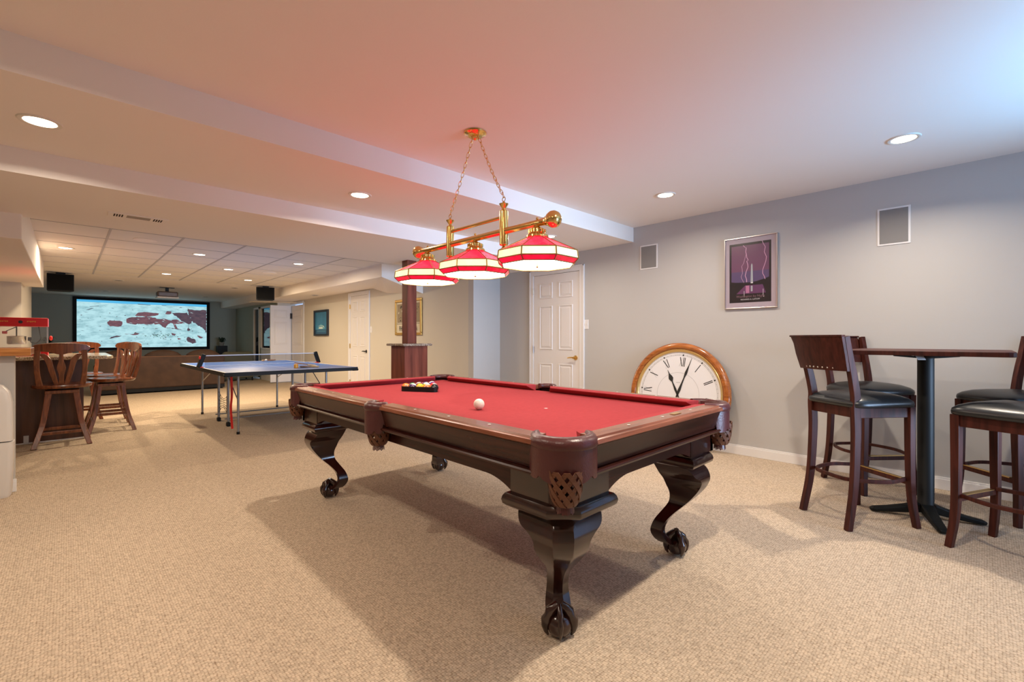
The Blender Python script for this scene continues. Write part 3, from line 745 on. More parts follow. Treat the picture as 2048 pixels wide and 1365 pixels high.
# ------------------------------------------------------------------ city picture behind the column and blue picture
pp = thing('framed_print', 'gold framed sepia print lettered PHILADELPHIA half hidden by the wooden column', 'framed picture', (X2, 6.99, 1.212))
w_, h_ = .86, .63
frame(pp, w_, h_, .045, .03, M['gold'], bev=.008)
pm2 = [mat('print_mount', (.62, .56, .42), .6), mat('print_dark', (.06, .045, .03), .6), mat('print_mid', (.28, .22, .14), .6)]
it = [(0, rect(0, 0, 1, 1)), (2, rect(.03, .33, .97, .93))]
for k in range(46):
    a, b, c = random.uniform(.05, .9), random.uniform(.35, .88), random.uniform(.01, .04)
    it.append((1 if random.random() < .75 else 0, [(a, b), (a+c, b-.02), (a+c*1.4, b+c*1.2), (a+c*.4, b+c*1.5)]))
it.append((1, rect(.02, .29, .98, .30)))
it = [(m_, [(a, min(.985, max(.01, b))) for a, b in p_]) for m_, p_ in it]
art('print', w_-.08, h_-.08, it, pp, pm2).location = (-.012, 0, .04)
text_mesh('PHILADELPHIA', .125, M['ink'], 'caption_text', pp, Matrix.Translation((-.021, 0, .075)) @ Matrix.Rotation(-pi/2, 4, 'Z') @ Matrix.Rotation(pi/2, 4, 'X'), .0003, .72)
bl = thing('framed_print', 'black framed night picture in deep blue with glowing white lights', 'framed picture', (X2, 10.78, 1.22))
w_, h_ = .80, .60
frame(bl, w_, h_, .045, .045, M['ink'])
pm3 = [mat('print_blue', (.035, .17, .30), .35, noise=.3, nscale=3), mat('print_glow', (.75, .80, .72), .4), mat('print_navy', (.03, .09, .17), .4), mat('print_teal', (.10, .33, .42), .4)]
art('print', w_-.08, h_-.08, [(0, rect(0, 0, 1, 1)), (2, rect(0, .02, 1, .2)), (3, [(.2, .22), (.8, .22), (.62, .40), (.5, .46), (.35, .40)]), (1, [(.3, .24), (.62, .24), (.66, .27), (.58, .31), (.34, .31)]),
    (1, [(.2, .365), (.5, .375), (.7, .36), (.78, .26), (.66, .345), (.5, .36)]), (3, rect(.15, .12, .85, .14))], bl, pm3).location = (-.02, 0, .04)

# ------------------------------------------------------------------ leaning clock
R = .555; tilt = radians(7)
ck = thing('wall_clock', 'huge round wooden wall clock with roman numerals leaning on the wall behind the pool table', 'clock', (XR-.150, 2.305, 0))
ck.rotation_euler = (0, tilt, 0)
def CP(r, a, x=0): return (x, -r*sin(a), R+r*cos(a))   # a clockwise as seen from the room
def cring(prof, n=96):
    mb = MB(); rings = [[CP(r, 2*pi*i/n, x) for i in range(n)] for r, x in prof]; return mb.loft(rings+[rings[0]], False)
cring([(R, 0), (R, -.03), (R-.012, -.045), (R-.03, -.052), (R-.055, -.046), (R-.066, -.032), (R-.066, 0)]).build('wooden_rim', M['clockwood'], ck, smooth=50)
cring([(R-.064, -.01), (R-.066, -.034), (R-.074, -.040), (R-.084, -.034), (R-.096, -.026), (R-.098, -.012)]).build('gold_ring', mat('gold_ring', (.78, .55, .22), .3, .8), ck, smooth=50)
MB().loft([[CP(R-.095, 2*pi*i/96, -.014) for i in range(96)], [CP(.001, 2*pi*i/96, -.014) for i in range(96)]], False).build('dial', M['clockface'], ck)
cring([(R-.02, -.001), (R-.02, 0), (.01, 0), (.01, -.001)]).build('back_board', M['black'], ck)
dl = MB(); ri = R-.125; off = radians(5.7)
def seg(mb, r0, a0, r1, a1, wd, x=-.0148):
    p, q = Vector(CP(r0, a0, x)), Vector(CP(r1, a1, x)); d = (q-p).normalized(); nrm = Vector((1,0,0)).cross(d)*wd/2
    mb.add([tuple(p+nrm), tuple(p-nrm), tuple(q-nrm), tuple(q+nrm)], [(0,1,2,3)])
for k in range(60): seg(dl, ri, off+2*pi*k/60, ri-.010, off+2*pi*k/60, .0016)
for r in (ri, ri-.011): dl.tube([CP(r, 2*pi*k/90, -.0145) for k in range(90)], .0008, 4, closed=True)
for k in range(12): seg(dl, ri+.004, off+2*pi*k/12, ri-.014, off+2*pi*k/12, .014)
dl.build('minute_track', M['ink'], ck)
gr = MB().tube([CP(.235, 2*pi*k/90, -.0145) for k in range(90)], .0012, 4, closed=True); gr.build('inner_circle', M['greyink'], ck)
nums = {12: 'XII', 1: 'I', 2: 'II', 3: 'III', 4: 'IIII', 5: 'V', 6: 'VI', 7: 'VII', 8: 'VIII', 9: 'IX', 10: 'X', 11: 'XI'}
for hnum, txt in nums.items():
    nm = MB(); a = off+2*pi*hnum/12; r0, r1 = ri-.028, ri-.125
    wd = {'X': .040, 'V': .036, 'I': .015}; tot = sum(wd[c] for c in txt); xo = -tot/2
    for c in txt:
        def pt_(u, v): # u across, v 0 inner 1 outer
            r = r1+(r0-r1)*v; return r, a+math.atan2(u, r)
        c0, c1 = xo, xo+wd[c]; m_ = (c0+c1)/2
        if c == 'I': seg(nm, *pt_(m_, 0), *pt_(m_, 1), .0080)
        if c == 'X': seg(nm, *pt_(c1-.006, 0), *pt_(c0+.006, 1), .0090); seg(nm, *pt_(c0+.006, 0), *pt_(c1-.006, 1), .0014)
        if c == 'V': seg(nm, *pt_(m_, 0), *pt_(c0+.005, 1), .0090); seg(nm, *pt_(m_, 0), *pt_(c1-.005, 1), .0014)
        xo = c1
    nm.build('numeral', M['ink'], ck)
def hand(ang, prof, name):
    h = MB(); a = off+ang; left, right = [], []
    for r, wd in prof:
        c = Vector(CP(r, a, -.018)); d = Vector((0, -cos(a), -sin(a)))
        left.append(c+d*wd); right.append(c-d*wd)
    pts = left+right[::-1]; n = len(pts)
    h.add([tuple(p) for p in pts]+[tuple(p+Vector((.002, 0, 0))) for p in pts], [tuple(range(n)), tuple(range(2*n-1, n-1, -1))]+[(i, (i+1) % n, (i+1) % n+n, i+n) for i in range(n)])
    h.build(name, M['ink'], ck)
hand(radians(13.7), [(-.05, .006), (.0, .010), (.05, .015), (.13, .008), (.19, .006), (.25, .014), (.33, .004), (.415, .001)], 'minute_hand')
hand(radians(-31.7), [(-.04, .006), (.0, .009), (.06, .012), (.13, .006), (.15, .007), (.185, .026), (.21, .020), (.24, .006), (.285, .001)], 'hour_hand')
text_mesh('', .02, M['ink'], 'x', ck, Matrix.Identity(4)) if False else None
MB().box(-.0146, -.0142, -.022, .022, R+.125, R+.131).build('maker_mark', M['greyink'], ck)

# ------------------------------------------------------------------ pub table and tall stools
T = thing('pub_table', 'tall square pub table with dark cherry top on a black iron cross base', 'table', (3.955, .270, 0))
tp = MB(); hw = .385; poly = []
for sx, sy in ((1,1), (-1,1), (-1,-1), (1,-1)):
    c = (sx*(hw-.05), sy*(hw-.05)); a0 = math.atan2(sy, sx)
    for k in range(5): a = a0-pi/4+pi/2*k/4; poly.append((c[0]+.05*cos(a), c[1]+.05*sin(a)))
tp.prism(poly, 1.050, 1.078); tp.build('tabletop', M['stoolwood'], T, bevel=.004)
MB().lathe([(0, 1.048), (.042, 1.048), (.042, .06), (.052, .05)], n=24).build('column', M['blackiron'], T, smooth=50)
sp = MB()
for k in range(4):
    a = radians(20)+k*pi/2; sp.strip([(.03*cos(a), .03*sin(a), 1.030), (.16*cos(a), .16*sin(a), 1.042)], (-sin(a), cos(a), 0), .035, .012)
sp.build('top_bracket', M['blackiron'], T)
for k in range(4):
    a = radians(110)+k*pi/2; b = MB(); pts = [(r*cos(a), r*sin(a), z) for r, z in ((.03, .07), (.10, .050), (.20, .030), (.27, .020), (.29, .014))]
    b.strip(pts, (-sin(a), cos(a), 0), [.07, .062, .055, .05, .03], [.06, .045, .032, .026, .02]); b.build('foot_arm', M['blackiron'], T, bevel=.008)
MB().box(-.03, .03, -.02, .02, -.001, .001).build('price_tag', M['trim'], T, loc=(-.09, .02, 1.035), rot=(0, radians(-35), .4))

def bar_stool():
    t = thing('bar_stool', '', 'bar stool', (0,0,0), 0, 'dark cherry stools around the pub table')
    W, Dp, ZS = .40, .40, .735    # front width, depth, apron top; faces +Y, back at -Y
    wb = .36
    fl = [(-W/2+.02, Dp/2-.02), (W/2-.02, Dp/2-.02)]; bk = [(-wb/2+.02, -Dp/2+.02), (wb/2-.02, -Dp/2+.02)]
    for x, y in fl:
        s = 1 if x > 0 else -1
        pts = bez([(x, y, ZS), (x, y, .45), (x+s*.006, y+.002, .2), (x+s*.022, y+.022, 0)], 5)
        n = len(pts); MB().strip(pts, (1,0,0), [.042-.010*(i/(n-1)) for i in range(n)], [.042-.010*(i/(n-1)) for i in range(n)]).build('leg', M['stoolwood'], t, bevel=.003)
    for x, y in bk:
        s = 1 if x > 0 else -1
        pts = bez([(x+s*.012, y-.065, 0), (x+s*.004, y-.018, .25), (x, y, .55), (x, y-.004, .72), (x, y-.002, .80), (x+s*.004, y-.028, .93), (x+s*.008, y-.052, 1.02), (x+s*.012, y-.085, 1.165)], 5)
        n = len(pts); MB().strip(pts, (1,0,0), .032, [.036+.012*sin(pi*i/(n-1)) for i in range(n)]).build('leg', M['stoolwood'], t, bevel=.003)
    # aprons
    a = MB()
    a.box(-W/2+.03, W/2-.03, Dp/2-.035, Dp/2-.013, ZS-.065, ZS); a.box(-wb/2+.03, wb/2-.03, -Dp/2+.012, -Dp/2+.034, ZS-.065, ZS)
    for s in (-1, 1): a.strip([(s*(wb/2-.022), -Dp/2+.03, ZS-.0325), (s*(W/2-.022), Dp/2-.03, ZS-.0325)], (0,0,1), .065, .022)
    a.build('seat_frame', M['stoolwood'], t, bevel=.003)
    # cushion
    st = MB(); n = 28; rings = []
    def outline(k, sc):
        th = 2*pi*k/n; c, s_ = cos(th), sin(th); e = .32
        x = math.copysign(abs(c)**e, c)*(W/2+.020); y = math.copysign(abs(s_)**e, s_)*(Dp/2+.018)
        x *= 1-.05*(y < 0)*abs(y)/(Dp/2); return x*sc, y*sc
    for z, sc in ((.734, .955), (.738, .99), (.752, 1.0), (.768, .985), (.785, .90), (.802, .72), (.812, .48), (.816, .22), (.817, .04)):
        rings.append([(*outline(k, sc), z) for k in range(n)])
    cu_ = st.loft(rings).build('seat_cushion', M['blackleather'], t, smooth=60)
    # back panel, curved
    bp = MB(); cols = 11
    rr = []
    for i in range(cols):
        u = -1+2*i/(cols-1); cur = -.028*(1-u*u)
        wt, wbm = (wb/2+.012), (wb/2+.012)
        ring = []
        for z, yy, hw_ in ((.955, -.040, wbm-.012), (1.05, -.066, wbm-.002), (1.12, -.082, wt-.0), (1.165, -.098, wt+.008)): ring.append((u*hw_, -Dp/2+yy+cur, z))
        back = [(x, y-.018, z) for x, y, z in ring[::-1]]
        rr.append(ring+back)
    bp.loft(rr).build('backrest', M['stoolwood'], t, smooth=40)
    tr = MB(); tr.strip([((-1+2*i/10)*(wb/2+.022), -Dp/2-.105-.028*(1-(-1+2*i/10)**2), 1.168) for i in range(11)], (0,0,1), .012, .034); tr.build('top_rail', M['stoolwood'], t, bevel=.004)
    for i in range(9):
        u = -1+2*(i+.5)/9; MB().sphere((u*(wb/2-.03), -Dp/2-.0625-.028*(1-u*u), .972), .006, 8, 6).build('nail_head', M['chrome'], t, smooth=60)
    # foot rails: straight front with brass strip, bowed sides and back
    MB().box(-W/2+.03, W/2-.03, Dp/2-.03, Dp/2-.008, .255, .285).build('footrest', M['stoolwood'], t, bevel=.003)
    MB().box(-W/2+.055, W/2-.055, Dp/2-.032, Dp/2-.006, .285, .289).build('brass_strip', M['brass_dull'], t)
    hp = bez([(W/2-.035, Dp/2-.03, .29), (W/2+.005, 0, .29), (wb/2-.05, -Dp/2+.02, .29), (0, -Dp/2-.01, .29), (-wb/2+.05, -Dp/2+.02, .29), (-W/2-.005, 0, .29), (-W/2+.035, Dp/2-.03, .29)], 8)
    MB().strip(hp, (0,0,1), .022, .016).build('stretcher', M['stoolwood'], t, bevel=.003)
    return t
def face(a): return a
st0 = bar_stool()
# facing direction g -> rotation so that local +Y = g
def place(o, cx, cy, gx, gy): o.location = (cx, cy, 0); o.rotation_euler = (0, 0, math.atan2(gy, gx)-pi/2)
place(st0, 3.655, .575, .82, -.575)
st0['label'] = 'dark cherry bar stool front left of the pub table, fully visible'
s2 = copy_tree(st0, label='dark cherry bar stool against the wall, mostly hidden behind the front left stool'); place(s2, 4.475, .64, -.66, -.75)
s3 = copy_tree(st0, label='dark cherry bar stool nearest the camera at the right edge, its back cut off'); place(s3, 3.60, -.125, .42, .91)
s4 = copy_tree(st0, label='dark cherry bar stool right of the pub table, backrest cut by the frame'); place(s4, 4.44, -.13, -.72, .70)

# ------------------------------------------------------------------ wooden column on its cabinet
pc = thing('column_cabinet', 'reddish wood cabinet with brown granite ledge around the square column', 'cabinet', (3.13, 5.11, 0))
MB().box(-.165, .165, -.165, .165, 0, 1.06).build('body', M['postwood'], pc, bevel=.004)
MB().box(-.172, .172, -.172, .172, 0, .09).build('plinth', M['postwood'], pc, bevel=.004)
MB().box(-.21, .21, -.21, .21, 1.06, 1.09).build('granite_ledge', M['granite2'], pc, bevel=.01)
tag(MB().box(-.066, .066, -.066, .066, 1.09, C3).build('wooden_column', M['postwood'], loc=(3.13, 5.11, 0), bevel=.004), 'square reddish knotty wood column rising from the granite ledge to the ceiling', 'column')

# ------------------------------------------------------------------ table tennis table
tt = thing('table_tennis_table', 'blue folding table tennis table on grey tube legs', 'table tennis table', (2.011, 7.187, 0))
hx2, hy2 = .762, 1.372; ZT2 = .775
MB().box(-hx2, hx2, -hy2, -.004, ZT2-.02, ZT2).build('top_half', M['tt'], tt); MB().box(-hx2, hx2, .004, hy2, ZT2-.02, ZT2).build('top_half', M['tt'], tt)
ln = MB(); z = ZT2+.0006
ln.box(-hx2, -hx2+.02, -hy2, hy2, ZT2, z).box(hx2-.02, hx2, -hy2, hy2, ZT2, z).box(-hx2, hx2, -hy2, -hy2+.02, ZT2, z).box(-hx2, hx2, hy2-.02, hy2, ZT2, z).box(-.002, .002, -hy2, hy2, ZT2, z)
ln.build('boundary_line', M['ttline'], tt)
ap = MB()
for s in (-1, 1):
    ap.box(s*hx2-.006, s*hx2+.006, -hy2, hy2, ZT2-.045, ZT2-.001).box(-hx2, hx2, s*hy2-.006, s*hy2+.006, ZT2-.045, ZT2-.001)
ap.build('edge_band', M['black'], tt)
for sx in (-1, 1):
    for sy in (-1, 1): MB().box(-.04, .04, -.04, .04, -.026, .002).build('corner_cap', M['black'], tt, loc=(sx*(hx2-.028), sy*(hy2-.028), ZT2-.022), bevel=.008)
for sx in (-1, 1):
    for sy in (-1, 1):
        x = sx*.53; y = sy*1.12 if sy > 0 else -.92
        l = MB().tube([(x, y, ZT2-.05), (x, y, .02)], .0145, 12); lo = l.build('leg', M['grey'], tt, smooth=50)
        MB().tube([(x, y, .03), (x, y, 0)], .018, 12).build('rubber_foot', M['black'], lo)
        MB().tube([(x, y, .40 if sy < 0 else .50), (x, sy*.35, ZT2-.05)], .006, 8).build('brace', M['grey'], tt)
for sx in (-1, 1):
    for sy in (-1, 1):
        x = sx*.49; y = sy*.26
        l = MB().tube([(x, y, ZT2-.04), (x, y, .06)], .016, 12); lo = l.build('leg', M['grey'], tt, smooth=50)
        MB().box(-.022, .022, -.035, .035, .0, .055).build('wheel', M['black'], lo, loc=(x, y, 0), bevel=.012)
for sy in (-1, 1): MB().tube([(-.53, sy*.26, .10), (.53, sy*.26, .10)], .008, 8).build('crossbar', M['grey'], tt)
for sy, yy in ((1, 1.12), (-1, -.92)): MB().tube([(-.53, yy, ZT2-.06), (.53, yy, ZT2-.06)], .010, 8).build('crossbar', M['grey'], tt)
# ball holder net between the near legs
nb = MB()
for k in range(7):
    t = k/6; nb.tube([(-.49, -.26+.52*t, .42-.08*sin(pi*t)), (-.49, -.26+.52*t, .12+.10*sin(pi*t))], .0025, 5)
for k in range(6):
    t = k/5; nb.tube([(-.49, -.26+.52*j/8, (.42-.08*sin(pi*j/8))*(1-t)+(.12+.10*sin(pi*j/8))*t) for j in range(9)], .0028, 5)
nb.build('ball_net', M['black'], tt)
# net set
a, b = Vector((1.235, 7.05)), Vector((2.80, 7.24))
nt_ = thing('table_tennis_net', 'table tennis net with white tape and black side posts across the blue table', 'net', ((a.x+b.x)/2, (a.y+b.y)/2, ZT2), math.atan2(b.y-a.y, b.x-a.x))
hl = (b-a).length/2
zi = .002
MB().box(-hl+.05, hl-.03, -.001, .001, zi, .150).build('net_mesh', M['netmesh'], nt_)
MB().box(-hl+.05, hl-.03, -.003, .003, .148, .160).build('top_tape', M['ttline'], nt_)
MB().box(-hl+.05, hl-.03, -.003, .003, zi+.012, zi+.020).build('bottom_tape', M['ttline'], nt_)
for s in (-1, 1):
    p = MB(); p.strip([(s*(hl+.02), 0, zi), (s*(hl-.04), 0, .175)], (0, 1, 0), .05, .05); p.build('post', M['black'], nt_, bevel=.01)
    MB().box(-.02, .02, -.03, .03, .002, .014).build('clamp', M['red'], nt_, loc=(s*(hl-.01), 0, 0), bevel=.003)
MB().sphere((0,0,0), .018, 12, 8, (.6, 1, 1.2)).build('red_knob', M['red'], nt_, loc=(-hl-.012, -.02, .13), smooth=60)
tag(MB().strip(bez([(0, 0, .69), (.004, .0, .45), (-.006, 0, .3), (.003, 0, .12), (.01, 0, .03)], 5), (1, .4, 0), .028, .004).build('red_strap', M['red'], loc=(1.462, 6.50, .003)), 'bright red strap hanging down from the near corner of the blue table', 'strap')
def paddle(loc, rz, tilt, label):
    t = thing('table_tennis_paddle', label, 'paddle', loc, rz, 'paddles on the blue table'); t.rotation_euler = (tilt, 0, rz)
    poly = [(.083*cos(2*pi*k/24), .080*sin(2*pi*k/24)+.08) for k in range(24)]
    MB().prism(poly, 0, .006).build('blade', wood('blade_wood', (.4, .2, .08), (.6, .35, .15), .4) if 'blade_wood' not in bpy.data.materials else bpy.data.materials['blade_wood'], t)
    MB().prism(poly, .006, .010).build('rubber', bpy.data.materials.get('paddle_rubber') or mat('paddle_rubber', (.10, .012, .012), .5), t)
    MB().box(-.014, .014, -.10, .008, -.006, .014).build('handle', bpy.data.materials.get('handle_wood') or wood('handle_wood', (.5, .3, .12), (.7, .48, .24), .4), t, bevel=.005)
paddle((2.42, 8.44, ZT2+.007), radians(-60), 0, 'dark red paddle lying near the far end of the blue table beyond the net')
paddle((2.30, 6.14, ZT2+.007), radians(35), 0, 'dark paddle lying flat near the near right corner of the blue table')
paddle((2.26, 6.17, ZT2+.034), radians(75), radians(9), 'second paddle propped crosswise over the flat one near the amber ball')
tag(MB().sphere((0,0,0), .02, 16, 10).build('table_tennis_ball', M['white'], smooth=60, loc=(2.36, 8.27, ZT2+.0205)), 'white ball in front of the far dark red paddle', 'ball')
tag(MB().lathe([(0, 0), (.024, 0), (.026, .01), (.026, .045), (.02, .052), (0, .054)], n=18).build('ball_tube', M['amber'], smooth=50, loc=(2.09, 6.10, ZT2+.001)), 'small amber plastic cup beside the stacked paddles on the blue table', 'cup')

# ------------------------------------------------------------------ home cinema end
sc_w, sc_x = 3.11, 1.665
scr = thing('projection_screen', 'wide black framed cinema screen showing a desert rock landscape', 'projection screen', (sc_x, YB, .83))
W2, H2 = sc_w, 1.46; fw = .075
f = MB().box(-W2/2, W2/2, -.05, -.001, 0, fw).box(-W2/2, W2/2, -.05, -.001, H2-fw, H2).box(-W2/2, -W2/2+fw, -.05, -.001, fw, H2-fw).box(W2/2-fw, W2/2, -.05, -.001, fw, H2-fw)
f.build('frame', mat('screen_felt', (.006, .006, .008), .9), scr)
def emis(name, c, s=1.0, n=0, sc=5, c2=None):
    m = bpy.data.materials.new(name); m.use_nodes = True; nt = m.node_tree; nt.nodes.clear()
    o = nt.nodes.new('ShaderNodeOutputMaterial'); e = nt.nodes.new('ShaderNodeEmission'); e.inputs[1].default_value = s; e.inputs[0].default_value = (*c, 1)
    nt.links.new(e.outputs[0], o.inputs[0])
    if n:
        tc = nt.nodes.new('ShaderNodeTexCoord'); no = nt.nodes.new('ShaderNodeTexNoise'); no.inputs['Scale'].default_value = sc; no.inputs['Detail'].default_value = 8; no.inputs['Roughness'].default_value = .65
        mp = nt.nodes.new('ShaderNodeMapping'); mp.inputs['Scale'].default_value = (1, 1, 2.6); nt.links.new(tc.outputs['Object'], mp.inputs[0]); nt.links.new(mp.outputs[0], no.inputs['Vector'])
        r = nt.nodes.new('ShaderNodeValToRGB'); r.color_ramp.elements[0].color = (*(c2 or [x*.5 for x in c]), 1); r.color_ramp.elements[1].color = (*c, 1)
        r.color_ramp.elements[0].position = .34; r.color_ramp.elements[1].position = .34+n
        nt.links.new(no.outputs['Fac'], r.inputs[0]); nt.links.new(r.outputs[0], e.inputs[0])
    return m
E_ = .95
sm = [emis('picture_snow_rock', (.50, .80, .86), E_, .22, 3.2, (.27, .50, .56)), emis('picture_sky', (.10, .50, .85), E_), emis('picture_red_rock', (.24, .115, .135), E_, .3, 7, (.12, .065, .09)),
      emis('picture_dark_rock', (.13, .085, .105), E_, .3, 6, (.075, .055, .08)), emis('picture_scrub', (.10, .19, .16), E_), emis('picture_pale', (.55, .86, .93), E_), emis('picture_shadow', (.16, .24, .29), E_)]
def spoly(pts): # pixel coordinates of the zoomed crop -> 0..1
    out = []
    for x, y in pts:
        u = (x-66)/(1958-66); top_ = 66+(145-66)*u; bot_ = 66+(145-66)*u+ (812+ (0)*u); bot_ = 880-40*u
        out.append((u, 1-(y-top_)/(905-28*u-top_)))
    return out
shapes = [(0, rect(0, 0, 1, 1)), (1, [(0, .955), (.35, .945), (.7, .95), (1, .945), (1, 1), (0, 1)]),
 (2, spoly([(460,455),(490,425),(630,430),(670,450),(650,530),(500,530),(465,490)])),
 (2, spoly([(725,400),(760,378),(900,365),(1140,372),(1180,400),(1260,390),(1400,430),(1370,470),(1320,510),(1290,555),(1240,525),(1210,490),(1040,492),(880,480),(850,500),(780,485),(730,470)])),
 (2, spoly([(845,345),(890,290),(940,282),(1060,285),(1190,300),(1180,330),(1090,345),(1050,360),(950,352)])), (2, spoly([(1290,310),(1310,258),(1385,262),(1385,300),(1330,315)])),
 (3, spoly([(1390,290),(1540,290),(1640,285),(1655,350),(1720,400),(1705,470),(1660,490),(1560,440),(1480,370)])), (2, spoly([(1390,410),(1470,405),(1600,470),(1500,482),(1380,470)])),
 (3, spoly([(1640,210),(1750,240),(1880,235),(1955,245),(1955,640),(1900,560),(1800,500),(1720,440),(1655,340)])),
 (2, spoly([(1380,430),(1440,470),(1480,560),(1440,575),(1430,520)])), (3, spoly([(1290,550),(1480,560),(1520,575),(1400,570)])),
 (2, spoly([(690,665),(830,660),(850,630),(910,655),(850,680)])), (3, spoly([(480,750),(560,700),(660,690),(600,720),(520,740)])), (2, spoly([(1380,640),(1460,660),(1440,690),(1390,680)])),
 (3, spoly([(1625,740),(1650,705),(1740,740),(1790,800),(1720,830),(1640,790)])), (2, spoly([(1800,680),(1890,710),(1870,740),(1820,720)])), (3, spoly([(1640,560),(1665,560),(1690,590),(1650,610),(1630,590)])),
 (3, spoly([(1655,480),(1662,480),(1665,570),(1652,570)])), (2, spoly([(1480,730),(1540,745),(1500,760)])), (6, spoly([(225,188),(350,175),(350,185),(240,195)])), (6, spoly([(180,250),(260,215),(290,218),(220,252)])),
 (6, spoly([(880,135),(1080,152),(1060,160),(890,150)])), (6, spoly([(1230,155),(1310,160),(1300,168),(1240,165)])), (6, spoly([(1085,655),(1180,672),(1170,682),(1090,668)]))]
def rough(poly, amt=.010):
    out = []
    for i, (a, b) in enumerate(poly):
        c, d = poly[(i+1) % len(poly)]; n = max(1, int(math.hypot(c-a, d-b)/.018))
        for k in range(n):
            t = k/n; j = amt if k else amt*.3
            out.append((a+(c-a)*t+random.uniform(-j, j)*.5, b+(d-b)*t+random.uniform(-j, j)))
    return out
shapes = shapes[:2]+[(m_, rough(p_) if m_ in (2, 3) else p_) for m_, p_ in shapes[2:]]
for k in range(46):                       # pale ledges across the red rock and thin ledge shadows on the snow
    x, y = (random.uniform(740, 1380), random.uniform(370, 520)) if k < 16 else ((random.uniform(1400, 1940), random.uniform(260, 620)) if k < 26 else (random.uniform(90, 1900), random.uniform(190, 830)))
    L_ = random.uniform(25, 90); h_ = random.uniform(3, 9); sl = random.uniform(-.1, .35)
    shapes.append(((5 if k % 3 else 3) if k < 26 else (6 if k % 2 else 3), spoly([(x, y), (x+L_*.5, y+L_*sl*.5-h_), (x+L_, y+L_*sl), (x+L_*.6, y+L_*sl*.6+h_*.4)])))
for k in range(120):
    x = random.gauss(1230, 130) if k < 45 else random.uniform(100, 1900); y = (random.gauss(690, 18) if k < 45 else random.uniform(220, 850)); s = random.uniform(5, 12)
    if k >= 45 and y < 550 and x > 800 and random.random() < .8: continue
    shapes.append((4 if k < 45 or random.random() < .4 else 3, spoly([(x, y), (x+s*1.6, y-s*.5), (x+s*2.4, y+s*.3), (x+s, y+s*.7)])))
sw, sh_ = W2-2*fw, H2-2*fw; mb = MB()
for k, (mi, poly) in enumerate(shapes):
    poly = [(min(.999, max(.001, a)), min(.999, max(.001, b))) for a, b in poly]
    mb.add([((a-.5)*sw, -.012-.00008*k, fw+b*sh_) for a, b in poly], [tuple(range(len(poly)))], mi)
mb.build('picture', sm, scr)
# projector
pj = thing('projector', 'ceiling mounted projector with white underside in front of the screen', 'projector', (1.64, 13.0, C4))
MB().box(-.14, .14, -.02, .02, -.012, 0).box(-.03, .03, -.03, .03, -.09, -.012).build('mount', M['black'], pj, bevel=.004)
MB().box(-.19, .19, -.15, .15, -.225, -.10).build('housing', mat('projector_grey', (.10, .07, .055), .4), pj, bevel=.03, seg=4)
MB().box(-.20, .20, -.16, .16, -.25, -.222).build('underside', mat('projector_white', (.65, .62, .6), .4), pj, bevel=.012)
MB().lathe([(0, 0), (.035, 0), (.035, .02), (0, .021)], n=16).build('lens', M['glass'], pj, loc=(.08, .15, -.16), rot=(-pi/2, 0, 0))
for x, y, wd, dz, dd, rz, n in ((-.09, 11.4, .35, .30, .22, .1, 'big black box speaker hanging from the ceiling at the left'), (3.18, 11.2, .36, .28, .24, -.25, 'black box speaker hanging from the ceiling before the right soffit')):
    t = thing('hanging_speaker', n, 'speaker', (x, y, C4), rz, 'black hanging speakers')
    MB().box(-.05, .07, -.03, .05, -.03, 0).build('bracket', M['black'], t, bevel=.004)
    p = [(-wd/2, -dd/2), (wd/2, -dd/2), (wd/2-.03, dd/2), (-wd/2+.03, dd/2)]
    MB().prism(p, -.03-dz, -.03).build('cabinet', M['black'], t, bevel=.01)
    MB().box(-wd/2+.015, wd/2-.015, -dd/2-.008, -dd/2, -.03-dz+.015, -.045).build('grille', M['cloth_black'], t)
# sofa seen from behind
sf = thing('sofa', 'long brown suede sofa with its back to the room facing the screen', 'sofa', (1.52, 12.75, 0))
hw_ = 1.12
MB().box(-hw_, hw_, -.42, -.20, .10, .78).build('back', M['sofa'], sf, bevel=.03, seg=4)
MB().box(-hw_, hw_, -.40, .42, .03, .12).build('base', M['black'], sf)
MB().box(-hw_+.2, hw_-.2, -.2, .42, .12, .45).build('seat', M['sofa'], sf, bevel=.05, seg=4)
for s in (-1, 1): MB().box(s*hw_-.0 if s < 0 else s*hw_-.22, s*hw_+.22 if s < 0 else s*hw_, -.38, .44, .10, .62).build('arm', M['sofa'], sf, bevel=.07, seg=5)
for i, x in enumerate((-.74, 0, .74)):
    c = MB().sphere((0,0,0), 1, 20, 12, (.37, .13, .23)); c.build('back_cushion', M['sofa'], sf, loc=(x, -.14, .68), smooth=80)
MB().box(-hw_+.02, hw_-.02, -.425, -.415, .765, .775).build('seam', mat('suede_seam', (.22, .11, .06), .8), sf)
for sx in (-1, 1):
    MB().tube([(sx*(hw_-.08), -.36, .10), (sx*(hw_-.06), -.37, 0)], [.035, .022], 10).build('foot', M['black'], sf)
